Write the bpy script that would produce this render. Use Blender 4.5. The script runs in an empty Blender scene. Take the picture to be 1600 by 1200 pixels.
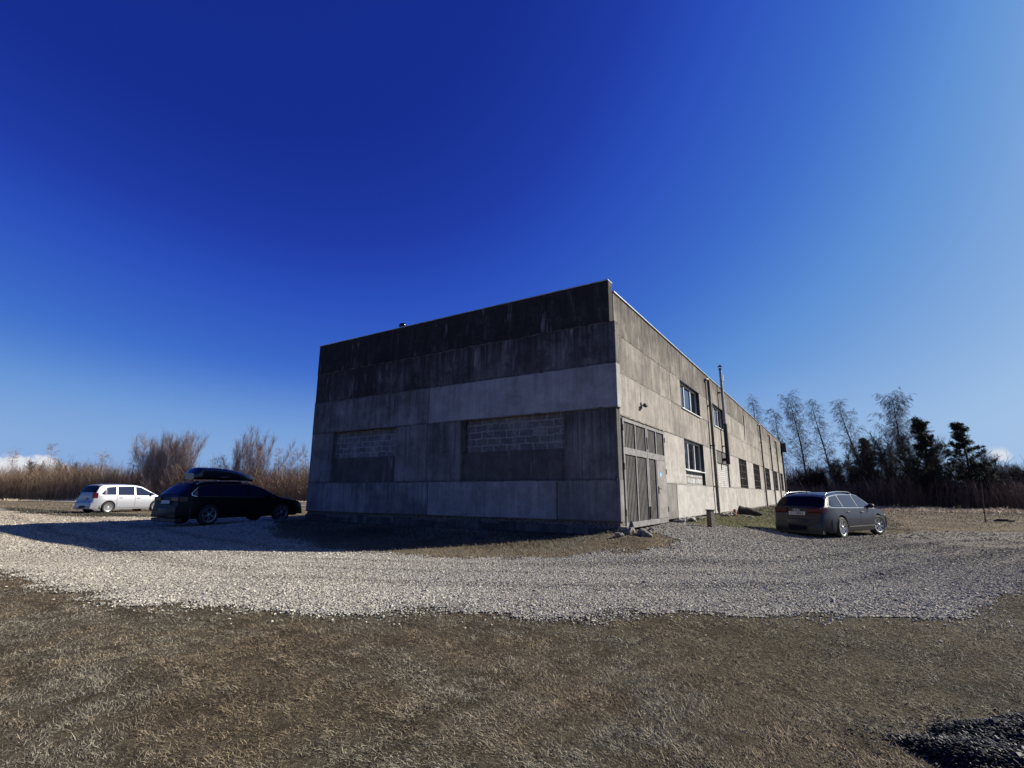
import bpy, bmesh, math, random
import numpy as np
from mathutils import Vector, Matrix, noise as mnoise
random.seed(7); rng = np.random.default_rng(7)
C = bpy.context.scene.collection
scene = bpy.context.scene
R = math.radians

# ------------------------------------------------------------------ camera, sky, sun, exposure
PITCH, ROLL = 0.2138, 0.0041
cam = bpy.data.objects.new('camera', bpy.data.cameras.new('camera')); C.objects.link(cam)
cam.data.sensor_width = 36; cam.data.lens = 17.67; cam.data.clip_start = 0.05; cam.data.clip_end = 6000
_x = Vector((1, 0, 0)); _u = Vector((0, -math.sin(PITCH), math.cos(PITCH))); _f = Vector((0, math.cos(PITCH), math.sin(PITCH)))
_r = math.cos(ROLL) * _x + math.sin(ROLL) * _u; _up = -math.sin(ROLL) * _x + math.cos(ROLL) * _u
m = Matrix((_r, _up, -_f)).transposed().to_4x4(); m.translation = (0, 0, 1.3)
cam.matrix_world = m
scene.camera = cam

SUN_AZ, SUN_EL = R(9), R(31.5)            # azimuth measured from +X towards +Y
w = bpy.data.worlds.new('World'); scene.world = w; w.use_nodes = True
nt = w.node_tree; N = nt.nodes; LK = nt.links
bg = N['Background']
sky = N.new('ShaderNodeTexSky'); sky.sky_type = 'NISHITA'; sky.sun_disc = False
sky.sun_elevation = SUN_EL; sky.sun_rotation = math.pi / 2 - SUN_AZ
sky.air_density = 1.0; sky.dust_density = 1.15; sky.ozone_density = 4.0; sky.altitude = 0
# the phone's strong sky rendition: the Nishita luminance re-coloured from deep blue to pale blue
bw = N.new('ShaderNodeRGBToBW'); LK.new(sky.outputs[0], bw.inputs[0])
nm = N.new('ShaderNodeMath'); nm.operation = 'DIVIDE'; nm.inputs[1].default_value = 12.0; LK.new(bw.outputs[0], nm.inputs[0])
rp = N.new('ShaderNodeValToRGB'); LK.new(nm.outputs[0], rp.inputs[0])
STOPS = [(1.0, (.007, .024, .25)), (1.28, (.008, .028, .275)), (1.6, (.015, .047, .38)), (1.88, (.023, .078, .49)), (2.6, (.050, .155, .59)), (3.5, (.11, .28, .66)), (4.5, (.19, .365, .70)), (6.6, (.335, .52, .79)), (8.5, (.45, .61, .83)), (12.0, (.62, .74, .90))]
for k, (L_, c_) in enumerate(STOPS):
    e_ = rp.color_ramp.elements[k] if k < 2 else rp.color_ramp.elements.new(L_ / 12)
    e_.position = L_ / 12; e_.color = (*c_, 1)
hs = N.new('ShaderNodeVectorMath'); hs.operation = 'SCALE'; hs.inputs['Scale'].default_value = 5.0; LK.new(rp.outputs[0], hs.inputs[0])
# low clouds near the horizon, laid out in world directions
tc = N.new('ShaderNodeTexCoord'); sep = N.new('ShaderNodeSeparateXYZ'); LK.new(tc.outputs['Generated'], sep.inputs[0])
def wm(op, a, b=None, c=None, clamp=False):
    n = N.new('ShaderNodeMath'); n.operation = op; n.use_clamp = clamp
    for i, v in enumerate((a, b, c)):
        if v is None: continue
        if isinstance(v, (int, float)): n.inputs[i].default_value = v
        else: LK.new(v, n.inputs[i])
    return n.outputs[0]
yy = wm('MAXIMUM', sep.outputs[1], 0.05)
rx = wm('DIVIDE', sep.outputs[0], yy); rz = wm('DIVIDE', sep.outputs[2], yy)
cn = N.new('ShaderNodeTexNoise'); cn.inputs['Scale'].default_value = 22; cn.inputs['Detail'].default_value = 9; cn.inputs['Roughness'].default_value = 0.62
LK.new(tc.outputs['Generated'], cn.inputs['Vector'])
nz = wm('MULTIPLY', wm('SUBTRACT', cn.outputs['Fac'], 0.5), 0.085)
def ss(v, a, b):
    n = N.new('ShaderNodeMapRange'); n.interpolation_type = 'SMOOTHSTEP'
    n.inputs[1].default_value = a; n.inputs[2].default_value = b; LK.new(v, n.inputs[0]); return n.outputs[0]
# left bank: top edge falls from 0.073 to 0.03 between rx -0.95 and -0.72
top = wm('SUBTRACT', 0.068, wm('MULTIPLY', wm('MAXIMUM', wm('ADD', rx, 0.92), 0.0), 0.24))
top = wm('SUBTRACT', top, wm('MULTIPLY', wm('MAXIMUM', wm('SUBTRACT', -1.01, rx), 0.0), 0.35))
d1 = wm('ADD', wm('SUBTRACT', top, rz), nz)
c1 = wm('MULTIPLY', ss(d1, -0.004, 0.010), wm('MULTIPLY', ss(rx, -0.70, -0.78), ss(rx, -1.25, -1.0)))
# small puff on the right
dd = wm('SQRT', wm('ADD', wm('POWER', wm('MULTIPLY', wm('SUBTRACT', rx, 0.962), 1.1), 2), wm('POWER', wm('MULTIPLY', wm('SUBTRACT', rz, 0.080), 2.0), 2)))
c2 = ss(wm('ADD', wm('SUBTRACT', 0.03, dd), wm('MULTIPLY', nz, 0.8)), -0.006, 0.022)
cm = wm('MAXIMUM', c1, wm('MULTIPLY', c2, 0.85), clamp=True)
mx = N.new('ShaderNodeMix'); mx.data_type = 'RGBA'
hz_m = N.new('ShaderNodeMix'); hz_m.data_type = 'RGBA'; LK.new(wm('MULTIPLY', ss(sep.outputs[2], .24, -.02), .62), hz_m.inputs[0])
LK.new(hs.outputs[0], hz_m.inputs[6]); hz_m.inputs[7].default_value = (1.62, 2.42, 3.70, 1)
LK.new(cm, mx.inputs[0]); LK.new(hz_m.outputs[2], mx.inputs[6]); mx.inputs[7].default_value = (3.9, 4.0, 4.3, 1)
LK.new(mx.outputs[2], bg.inputs[0]); bg.inputs[1].default_value = 0.1

sun = bpy.data.objects.new('sun', bpy.data.lights.new('sun', 'SUN')); C.objects.link(sun)
sun.data.energy = 4.6; sun.data.angle = R(0.53); sun.data.color = (1.0, 0.94, 0.84)
sd = Vector((math.cos(SUN_EL) * math.cos(SUN_AZ), math.cos(SUN_EL) * math.sin(SUN_AZ), math.sin(SUN_EL)))
sun.rotation_euler = sd.to_track_quat('Z', 'Y').to_euler()
scene.view_settings.view_transform = 'Standard'; scene.view_settings.look = 'None'
scene.view_settings.exposure = 1.0; scene.view_settings.gamma = 1.0
scene.render.engine = 'CYCLES'
scene.render.resolution_x = 1024; scene.render.resolution_y = 768

# ------------------------------------------------------------------ material helpers
def new_mat(name):
    mt = bpy.data.materials.new(name); mt.use_nodes = True
    return mt, mt.node_tree, mt.node_tree.nodes['Principled BSDF']
class NT:
    def __init__(s, t): s.t = t
    def n(s, ty, **kw):
        x = s.t.nodes.new('ShaderNode' + ty)
        for k, v in kw.items(): setattr(x, k, v)
        return x
    def l(s, a, b): s.t.links.new(a, b)
    def m(s, op, a, b=None, clamp=False):
        x = s.n('Math', operation=op); x.use_clamp = clamp
        for i, v in enumerate((a, b)):
            if v is None: continue
            if isinstance(v, (int, float)): x.inputs[i].default_value = v
            else: s.l(v, x.inputs[i])
        return x.outputs[0]
    def noise(s, vec, scale, detail=5, rough=0.55, sc3=None):
        if sc3 is not None:
            mp = s.n('Mapping'); mp.inputs['Scale'].default_value = sc3; s.l(vec, mp.inputs[0]); vec = mp.outputs[0]
        x = s.n('TexNoise'); x.inputs['Scale'].default_value = scale; x.inputs['Detail'].default_value = detail
        x.inputs['Roughness'].default_value = rough; s.l(vec, x.inputs['Vector']); return x.outputs['Fac']
    def ramp(s, v, a, b, lo=0.0, hi=1.0):
        x = s.n('MapRange'); x.interpolation_type = 'SMOOTHSTEP'
        for i, q in enumerate((a, b, lo, hi)): x.inputs[i + 1].default_value = q
        s.l(v, x.inputs[0]); return x.outputs[0]
    def mix(s, f, a, b, mode='MIX'):
        x = s.n('Mix'); x.data_type = 'RGBA'; x.blend_type = mode
        for i, v in ((0, f), (6, a), (7, b)):
            if isinstance(v, (int, float)): x.inputs[i].default_value = v
            elif isinstance(v, tuple): x.inputs[i].default_value = (*v, 1)
            else: s.l(v, x.inputs[i])
        return x.outputs[2]
    def bump(s, h, strength, dist, bsdf, prev=None):
        x = s.n('Bump'); x.inputs['Strength'].default_value = strength; x.inputs['Distance'].default_value = dist
        s.l(h, x.inputs['Height'])
        if prev is not None: s.l(prev, x.inputs['Normal'])
        s.l(x.outputs[0], bsdf.inputs['Normal']); return x.outputs[0]
def simple(name, col, rough=0.6, metal=0.0, spec=0.5, var=0.0, vscale=8.0, bump=0.0, coat=0.0):
    mt, t, b = new_mat(name); q = NT(t)
    b.inputs['Base Color'].default_value = (*col, 1); b.inputs['Roughness'].default_value = rough
    b.inputs['Metallic'].default_value = metal; b.inputs['Specular IOR Level'].default_value = spec
    b.inputs['Coat Weight'].default_value = coat; b.inputs['Coat Roughness'].default_value = 0.04
    if var or bump:
        tcx = q.n('TexCoord').outputs['Object']; f = q.noise(tcx, vscale, 6)
        if var:
            lo = tuple(c * (1 - var) for c in col); hi = tuple(min(1, c * (1 + var)) for c in col)
            q.l(q.mix(q.ramp(f, .3, .7), lo, hi), b.inputs['Base Color'])
        if bump: q.bump(f, bump, 0.02, b)
    return mt

def concrete_mat():
    mt, t, b = new_mat('weathered_concrete'); q = NT(t)
    P = q.n('TexCoord').outputs['Object']
    oi = q.n('ObjectInfo'); cs = q.n('SeparateColor'); q.l(oi.outputs['Color'], cs.inputs[0])
    off = q.n('VectorMath', operation='ADD'); q.l(P, off.inputs[0])
    sc = q.n('VectorMath', operation='SCALE'); q.l(oi.outputs['Random'], sc.inputs['Scale']); sc.inputs[0].default_value = (17.0, 31.0, 7.0)
    q.l(sc.outputs[0], off.inputs[1]); P2 = off.outputs[0]
    n1 = q.noise(P2, 0.9, 7, .6); n2 = q.noise(P2, 1.0, 8, .62, (4.5, 4.5, 0.35)); n3 = q.noise(P2, 30, 6, .7)
    n4 = q.noise(P2, 1.0, 6, .6, (14, 14, 0.5)); n5 = q.noise(P2, 3.2, 8, .68); n6 = q.noise(P2, 90, 3, .6)
    base = q.mix(cs.outputs[2], (0.34, 0.335, 0.325), (0.37, 0.328, 0.275))
    gm_ = q.ramp(cs.outputs[1], .2, .5)
    m1 = q.m('ADD', q.m('MULTIPLY', gm_, q.ramp(n1, .34, .66, .52, 1.22)), q.m('MULTIPLY', q.m('SUBTRACT', 1.0, gm_), q.ramp(n1, .3, .7, .84, 1.12)))
    v = q.m('MULTIPLY', m1, q.ramp(n3, .2, .8, .78, 1.18))
    v = q.m('MULTIPLY', v, q.ramp(n5, .3, .7, .82, 1.12))
    v = q.m('MULTIPLY', v, q.m('MULTIPLY', cs.outputs[0], 1.0))
    vv = q.n('CombineColor'); [q.l(v, vv.inputs[i]) for i in range(3)]
    col = q.mix(1.0, base, vv.outputs[0], 'MULTIPLY')
    # dark runs and black growth, amount from the panel's green channel
    g = cs.outputs[1]
    s1 = q.ramp(q.m('ADD', q.m('MULTIPLY', n2, .6), q.m('MULTIPLY', n4, .4)), .40, .62)
    s1 = q.m('MULTIPLY', s1, g)
    s2 = q.m('MULTIPLY', q.ramp(q.m('ADD', n5, q.m('MULTIPLY', g, .22)), .58, .74), q.m('MULTIPLY', g, .9))
    st = q.m('MAXIMUM', s1, s2, clamp=True)
    col = q.mix(q.m('MULTIPLY', st, .93), col, (0.024, 0.020, 0.018))
    # runs that start at the upper joint and grime gathered along both joints
    rs_ = q.n('Attribute'); rs_.attribute_name = 'rise'
    drip = q.m('ADD', q.m('MULTIPLY', q.noise(P2, 1.0, 7, .65, (7, 7, .22)), 1.0), q.m('MULTIPLY', rs_.outputs['Fac'], .26))
    dm = q.m('MULTIPLY', q.ramp(drip, .60, .86), q.ramp(g, .15, .85, .10, .95))
    ed = q.m('ADD', q.ramp(rs_.outputs['Fac'], .965, 1.0), q.m('MULTIPLY', q.ramp(rs_.outputs['Fac'], .05, .0), q.ramp(rs_.outputs['Fac'], -.5, .0)))
    dm = q.m('MAXIMUM', dm, q.m('MULTIPLY', ed, q.ramp(n5, .35, .6, .15, .6)), clamp=True)
    col = q.mix(dm, col, (0.042, 0.036, 0.032))
    # pale lime runs
    pale = q.m('MULTIPLY', q.m('MULTIPLY', q.ramp(q.noise(P2, 1.0, 8, .7, (4, 4, .5)), .52, .72), q.ramp(q.noise(P2, 1.6, 5, .6), .46, .62)), .55)
    col = q.mix(pale, col, (0.50, 0.49, 0.47))
    # pits
    col = q.mix(q.m('MULTIPLY', q.ramp(n6, .68, .78), .45), col, (0.07, 0.065, 0.06))
    q.l(col, b.inputs['Base Color']); b.inputs['Roughness'].default_value = 0.93; b.inputs['Specular IOR Level'].default_value = 0.2
    h = q.m('ADD', q.m('MULTIPLY', n3, .6), q.m('ADD', n5, q.m('MULTIPLY', n6, .3)))
    q.bump(h, 0.55, 0.012, b)
    return mt
M = {}
M['concrete'] = concrete_mat()
def block_mat(name, swz, c1, c2, mortar, w=.39, h=.19, ms=.016, dx=0.0):
    mt, t, b = new_mat(name); q = NT(t)
    P = q.n('TexCoord').outputs['Object']; s = q.n('SeparateXYZ'); q.l(P, s.inputs[0]); cb = q.n('CombineXYZ')
    wob = q.noise(P, 3.0, 4); wv = q.m('MULTIPLY', q.m('SUBTRACT', wob, .5), .11)
    q.l(q.m('ADD', s.outputs[swz], wv), cb.inputs[0]); q.l(q.m('ADD', s.outputs[2], wv), cb.inputs[1])
    br = q.n('TexBrick'); q.l(cb.outputs[0], br.inputs['Vector'])
    br.inputs['Scale'].default_value = 1; br.inputs['Brick Width'].default_value = w; br.inputs['Row Height'].default_value = h
    br.inputs['Mortar Size'].default_value = ms; br.inputs['Mortar Smooth'].default_value = .3
    br.inputs['Color1'].default_value = (*c1, 1); br.inputs['Color2'].default_value = (*c2, 1); br.inputs['Mortar'].default_value = (*mortar, 1)
    n = q.noise(P, 14, 7, .65); n2 = q.noise(P, 2.2, 6, .6)
    col = q.mix(1.0, br.outputs['Color'], q.mix(q.ramp(n, .25, .75), (.62, .62, .62), (1.2, 1.2, 1.2)), 'MULTIPLY')
    col = q.mix(q.m('MULTIPLY', q.ramp(n2, .48, .68), .65), col, mortar)
    col = q.mix(q.m('MULTIPLY', q.ramp(q.noise(P, 1.3, 6, .65), .52, .7), .6), col, tuple(c * .6 for c in c1))
    q.l(col, b.inputs['Base Color']); b.inputs['Roughness'].default_value = .95
    q.bump(q.m('ADD', q.m('MULTIPLY', br.outputs['Fac'], .8), q.m('MULTIPLY', n, .5)), .6, .015, b)
    return mt
M['blocks'] = block_mat('grey_block_infill', 1, (.13, .125, .13), (.19, .185, .19), (.36, .35, .34))
M['blocks_b'] = block_mat('grey_block_infill_wide', 1, (.12, .115, .115), (.17, .165, .16), (.30, .29, .28), w=.44, h=.205, ms=.02)
M['brick'] = block_mat('white_brick_infill', 0, (.50, .48, .45), (.60, .58, .55), (.25, .24, .22), w=.26, h=.095, ms=.011)
M['glassblock'] = block_mat('glazed_block_infill', 0, (.40, .40, .38), (.52, .52, .50), (.18, .17, .16), w=.42, h=.24, ms=.03)
M['mortar'] = simple('old_mortar', (.11, .10, .09), .95, var=.6, vscale=20, bump=.6)
M['seam_light'] = simple('pale_mortar', (.30, .28, .25), .95, var=.5, vscale=15, bump=.6)
M['render'] = simple('dark_render', (.16, .155, .145), .95, var=.22, vscale=1.7, bump=.3)
M['flash'] = simple('zinc_flashing', (.62, .64, .66), .38, .6, var=.2, vscale=5)
M['white'] = simple('white_frame_paint', (.78, .78, .76), .35, var=.06, vscale=6)
M['oldwhite'] = simple('flaking_white_paint', (.55, .53, .49), .7, var=.35, vscale=12)
M['pane'] = simple('window_glass', (.012, .014, .018), .03, spec=1.0)
M['pane'].node_tree.nodes['Principled BSDF'].inputs['IOR'].default_value = 2.0
M['paneold'] = simple('dusty_window_glass', (.03, .03, .032), .18, spec=.6, var=.5, vscale=5)
M['rust'] = simple('rusted_steel', (.085, .066, .055), .8, .3, var=.55, vscale=14, bump=.5)
M['dark'] = simple('dark_void', (.012, .012, .012), .9)
M['roof'] = simple('bitumen_roof', (.06, .06, .06), .9, var=.3)
M['black'] = simple('black_painted_steel', (.015, .015, .016), .45, var=.3, vscale=8)
M['steel'] = simple('galvanised_steel', (.30, .31, .33), .45, .6, var=.25, vscale=6)
M['pipe'] = simple('dull_downpipe', (.16, .15, .145), .65, .3, var=.35, vscale=5)
M['wood'] = simple('weathered_wood', (.13, .115, .09), .9, var=.4, vscale=12, bump=.6)
M['bark'] = simple('dark_bark', (.045, .035, .028), .95, var=.5, vscale=18, bump=.9)
M['stone'] = simple('rubble_stone', (.21, .19, .155), .93, var=.35, vscale=9, bump=.8)
M['yellowstone'] = simple('yellow_limestone', (.36, .30, .19), .93, var=.2, vscale=9, bump=.6)
M['redbrick'] = simple('red_brick', (.33, .10, .06), .92, var=.3, vscale=20, bump=.5)
def gate_mat():
    mt, t, b = new_mat('weathered_gate_steel'); q = NT(t); P = q.n('TexCoord').outputs['Object']
    n = q.noise(P, 1, 7, .65, (3, 3, 2.2)); n2 = q.noise(P, 4, 6); n3 = q.noise(P, 40, 4)
    col = q.mix(q.ramp(n, .35, .65), (.12, .11, .10), (.175, .165, .156))
    col = q.mix(q.m('MULTIPLY', q.ramp(n2, .56, .7), .6), col, (.12, .075, .055))
    col = q.mix(q.ramp(n3, .62, .75), col, (.36, .35, .34))
    q.l(col, b.inputs['Base Color']); b.inputs['Roughness'].default_value = .7; b.inputs['Metallic'].default_value = .15
    q.bump(n3, .3, .004, b); return mt
M['gate'] = gate_mat()
M['gate_light'] = simple('chipped_grey_gate_paint', (.18, .172, .166), .65, .1, var=.25, vscale=7, bump=.2)
M['gate_door'] = simple('plain_grey_door_sheet', (.225, .205, .19), .6, .1, var=.22, vscale=3, bump=.15)
M['bluestick'] = simple('pale_blue_sticker', (.17, .45, .72), .4)
M['whitestick'] = simple('white_sticker_print', (.8, .82, .85), .4)

# ------------------------------------------------------------------ object helpers
def tag(o, label=None, cat=None, group=None, kind=None):
    if label: o['label'] = label
    if cat: o['category'] = cat
    if group: o['group'] = group
    if kind: o['kind'] = kind
    return o
def thing(name, label, cat, loc=(0, 0, 0), rz=0.0, group=None):
    o = bpy.data.objects.new(name, None); C.objects.link(o); o.location = loc; o.rotation_euler = (0, 0, rz)
    o.empty_display_size = .2
    return tag(o, label, cat, group)
class MB:
    def __init__(s): s.v = []; s.f = []; s.sm = []
    def add(s, vs, fs, smooth=False):
        o = len(s.v); s.v += [tuple(v) for v in vs]; s.f += [tuple(i + o for i in f) for f in fs]; s.sm += [smooth] * len(fs)
    def box(s, x0, x1, y0, y1, z0, z1, rot=None, ctr=None, c=0.0):
        if c <= 0:
            vs = [(x, y, z) for x in (x0, x1) for y in (y0, y1) for z in (z0, z1)]
            fs = [(0, 1, 3, 2), (4, 6, 7, 5), (0, 4, 5, 1), (2, 3, 7, 6), (0, 2, 6, 4), (1, 5, 7, 3)]
        else:                      # chamfered box as a small bmesh
            bm = bmesh.new(); bmesh.ops.create_cube(bm, size=1)
            for v in bm.verts: v.co = Vector(((x0 + x1) / 2 + v.co.x * (x1 - x0), (y0 + y1) / 2 + v.co.y * (y1 - y0), (z0 + z1) / 2 + v.co.z * (z1 - z0)))
            bmesh.ops.bevel(bm, geom=list(bm.edges), offset=c, segments=1, affect='EDGES')
            bm.verts.index_update(); vs = [tuple(v.co) for v in bm.verts]; fs = [tuple(v.index for v in f.verts) for f in bm.faces]; bm.free()
        if rot is not None:
            ct = Vector(ctr) if ctr else Vector(((x0 + x1) / 2, (y0 + y1) / 2, (z0 + z1) / 2))
            vs = [tuple(rot @ (Vector(v) - ct) + ct) for v in vs]
        s.add(vs, fs)
    def tube(s, pts, rad, n=10, caps=True, smooth=True):
        pts = [Vector(p) for p in pts]; rs = rad if isinstance(rad, (list, tuple)) else [rad] * len(pts)
        vs = []; 
        for i, p in enumerate(pts):
            d = (pts[min(i + 1, len(pts) - 1)] - pts[max(i - 1, 0)]).normalized()
            a = d.cross(Vector((0, 0, 1)) if abs(d.z) < .9 else Vector((1, 0, 0))).normalized(); bb = d.cross(a)
            for k in range(n):
                t = 2 * math.pi * k / n; vs.append(p + (a * math.cos(t) + bb * math.sin(t)) * rs[i])
        fs = [(i * n + k, i * n + (k + 1) % n, (i + 1) * n + (k + 1) % n, (i + 1) * n + k) for i in range(len(pts) - 1) for k in range(n)]
        s.add(vs, fs, smooth)
        if caps:
            s.add(vs[:n], [tuple(range(n))]); s.add(vs[-n:], [tuple(range(n))])
    def lathe(s, prof, axis='Y', ctr=(0, 0, 0), n=28, smooth=True):
        vs = []; cx, cy, cz = ctr
        for (r, h) in prof:
            for k in range(n):
                t = 2 * math.pi * k / n; a, b = r * math.cos(t), r * math.sin(t)
                vs.append({'Y': (cx + a, cy + h, cz + b), 'Z': (cx + a, cy + b, cz + h), 'X': (cx + h, cy + a, cz + b)}[axis])
        fs = [(i * n + k, i * n + (k + 1) % n, (i + 1) * n + (k + 1) % n, (i + 1) * n + k) for i in range(len(prof) - 1) for k in range(n)]
        s.add(vs, fs, smooth)
    def blob(s, c, r, seed=0, amp=.25, sub=2, flat=1.0, smooth=False):
        bm = bmesh.new(); bmesh.ops.create_icosphere(bm, subdivisions=sub, radius=1)
        rr = r if isinstance(r, (tuple, list)) else (r, r, r)
        for v in bm.verts:
            k = 1 + amp * mnoise.noise(v.co * 1.3 + Vector((seed * 3.7, seed * 1.3, seed))) * 2
            v.co = Vector((v.co.x * rr[0] * k, v.co.y * rr[1] * k, v.co.z * rr[2] * k * flat)) + Vector(c)
        bm.verts.index_update(); s.add([tuple(v.co) for v in bm.verts], [tuple(v.index for v in f.verts) for f in bm.faces], smooth); bm.free()
    def build(s, name, mat, parent=None, fix=True):
        me = bpy.data.meshes.new(name); me.from_pydata(s.v, [], s.f)
        me.polygons.foreach_set('use_smooth', s.sm)
        if fix:
            bm = bmesh.new(); bm.from_mesh(me); bmesh.ops.recalc_face_normals(bm, faces=bm.faces[:]); bm.to_mesh(me); bm.free()
        me.materials.append(M[mat] if isinstance(mat, str) else mat); me.update()
        o = bpy.data.objects.new(name, me); C.objects.link(o)
        if parent: o.parent = parent
        return o
def np_mesh(name, V, F, mat, parent=None, attr=None, smooth=False):
    """V (n,3), F (m,k) all faces with k corners."""
    me = bpy.data.meshes.new(name); k = F.shape[1]
    me.vertices.add(len(V)); me.vertices.foreach_set('co', V.astype(np.float32).ravel())
    me.loops.add(F.size); me.loops.foreach_set('vertex_index', F.astype(np.int32).ravel())
    me.polygons.add(len(F)); me.polygons.foreach_set('loop_start', np.arange(0, F.size, k, dtype=np.int32))
    me.polygons.foreach_set('loop_total', np.full(len(F), k, np.int32))
    me.polygons.foreach_set('use_smooth', np.full(len(F), smooth))
    me.update(calc_edges=True)
    if attr is not None:
        for an, av in attr.items():
            a = me.attributes.new(an, 'FLOAT', 'POINT'); a.data.foreach_set('value', av.astype(np.float32))
    me.materials.append(M[mat] if isinstance(mat, str) else mat)
    o = bpy.data.objects.new(name, me); C.objects.link(o)
    if parent: o.parent = parent
    return o

# ------------------------------------------------------------------ terrain
KX, KY = 2.566, 12.596; TH = 0.56596
ST, CT = math.sin(TH), math.cos(TH)
def to_local(x, y): return (x - KX) * ST + (y - KY) * CT, -(x - KX) * CT + (y - KY) * ST
def to_world(X, Y, Z=0.0): return (KX + X * ST - Y * CT, KY + X * CT + Y * ST, Z)
def height(x, y):
    x = np.asarray(x, float); y = np.asarray(y, float)
    lx, ly = to_local(x, y)
    dx = np.maximum(np.maximum(-lx, 0), lx - 48); dy = np.maximum(np.maximum(-ly, 0), ly - 12)
    d = np.hypot(dx, dy)
    t = np.clip(1 - d / 4.0, 0, 1); s = t * t * (3 - 2 * t)
    base = -.0086 * np.clip(x, -14, 14)
    und = .012 * np.sin(x * 1.7 + 1.3 * np.sin(y * .9)) + .010 * np.sin(y * 2.3 + x * .6) + .03 * np.sin(x * .31 + 2) * np.sin(y * .27)
    far = np.clip((np.hypot(x, y) - 20) / 20, 0, 1)
    hh = base * (1 - s) + s * (.30 + .10 * np.clip(lx / 4, 0, 1)) + und * (1 - .6 * s) * (1 - .5 * far)
    # little spoil mound at the near corner of the building
    g = np.exp(-(((x - 3.0) / 1.0) ** 2 + ((y - 12.0) / .9) ** 2)); hh = hh + .17 * g
    return hh
def hz(x, y): return float(height(x, y))

def ground_mat():
    mt, t, b = new_mat('dry_ground'); q = NT(t)
    P = q.n('NewGeometry').outputs['Position']; s = q.n('SeparateXYZ'); q.l(P, s.inputs[0])
    n1 = q.noise(P, .35, 6, .6); n2 = q.noise(P, 2.2, 7, .65); n3 = q.noise(P, 22, 6, .7); n4 = q.noise(P, .12, 4)
    n5 = q.noise(P, 1, 6, .6, (.25, 1.4, 1))
    col = q.mix(q.ramp(n1, .35, .65), (.13, .102, .068), (.22, .178, .118))
    col = q.mix(q.m('MULTIPLY', q.ramp(n2, .48, .62), .6), col, (.075, .058, .040))
    col = q.mix(q.m('MULTIPLY', q.ramp(n5, .5, .66), .5), col, (.23, .19, .13))
    # mossy green strip along the long wall
    dn = q.m('ADD', q.m('MULTIPLY', q.m('SUBTRACT', s.outputs[0], KX), CT), q.m('MULTIPLY', q.m('SUBTRACT', s.outputs[1], KY), -ST))
    al = q.m('ADD', q.m('MULTIPLY', q.m('SUBTRACT', s.outputs[0], KX), ST), q.m('MULTIPLY', q.m('SUBTRACT', s.outputs[1], KY), CT))
    gm = q.m('MULTIPLY', q.m('MULTIPLY', q.ramp(q.m('ADD', dn, q.m('MULTIPLY', n2, 2)), 7.5, 4.5), q.ramp(al, 3.5, 7)), q.ramp(dn, -.5, .2))
    gm = q.m('MULTIPLY', gm, q.ramp(n2, .30, .58, .35, 1))
    col = q.mix(gm, col, (.070, .078, .026))
    col = q.mix(q.ramp(q.m('ADD', s.outputs[1], q.m('MULTIPLY', n1, 2.0)), 11.0, 9.0), col, q.mix(q.ramp(n2, .4, .6), (.060, .048, .030), (.105, .086, .055)))
    sg = q.m('MULTIPLY', q.m('MULTIPLY', q.ramp(q.m('ADD', al, q.m('MULTIPLY', n2, 1.2)), -2.6, -.6), q.ramp(al, .6, .2)), q.ramp(dn, .3, -1.5))  # dark soil along the gable, deepened to carry the wall's shade in its colour
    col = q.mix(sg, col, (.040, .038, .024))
    col = q.mix(1.0, col, q.mix(q.ramp(n3, .3, .7), (.55, .55, .55), (1.35, 1.35, 1.35)), 'MULTIPLY')
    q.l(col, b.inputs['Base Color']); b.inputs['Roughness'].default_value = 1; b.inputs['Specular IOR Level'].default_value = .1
    q.bump(q.m('ADD', n3, q.m('MULTIPLY', n2, 1.5)), .9, .06, b); return mt
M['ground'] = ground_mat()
def axis(lo, hi, step, far):
    a = list(np.arange(lo, hi + 1e-6, step)); s = step; x = a[-1]
    while x < far: s *= 1.35; x += s; a.append(x)
    s = step; x = a[0]; pre = []
    while x > -far: s *= 1.35; x -= s; pre.append(x)
    return np.array(pre[::-1] + a)
ax, ay = axis(-30, 40, .4, 3000), axis(-2, 62, .4, 3000)
GX, GY = np.meshgrid(ax, ay, indexing='ij'); GZ = height(GX, GY)
nx, ny = len(ax), len(ay); idx = np.arange(nx * ny).reshape(nx, ny)
F = np.stack([idx[:-1, :-1], idx[1:, :-1], idx[1:, 1:], idx[:-1, 1:]], -1).reshape(-1, 4)
tag(np_mesh('ground', np.stack([GX, GY, GZ], -1).reshape(-1, 3), F, 'ground', smooth=True), kind='structure')

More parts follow.
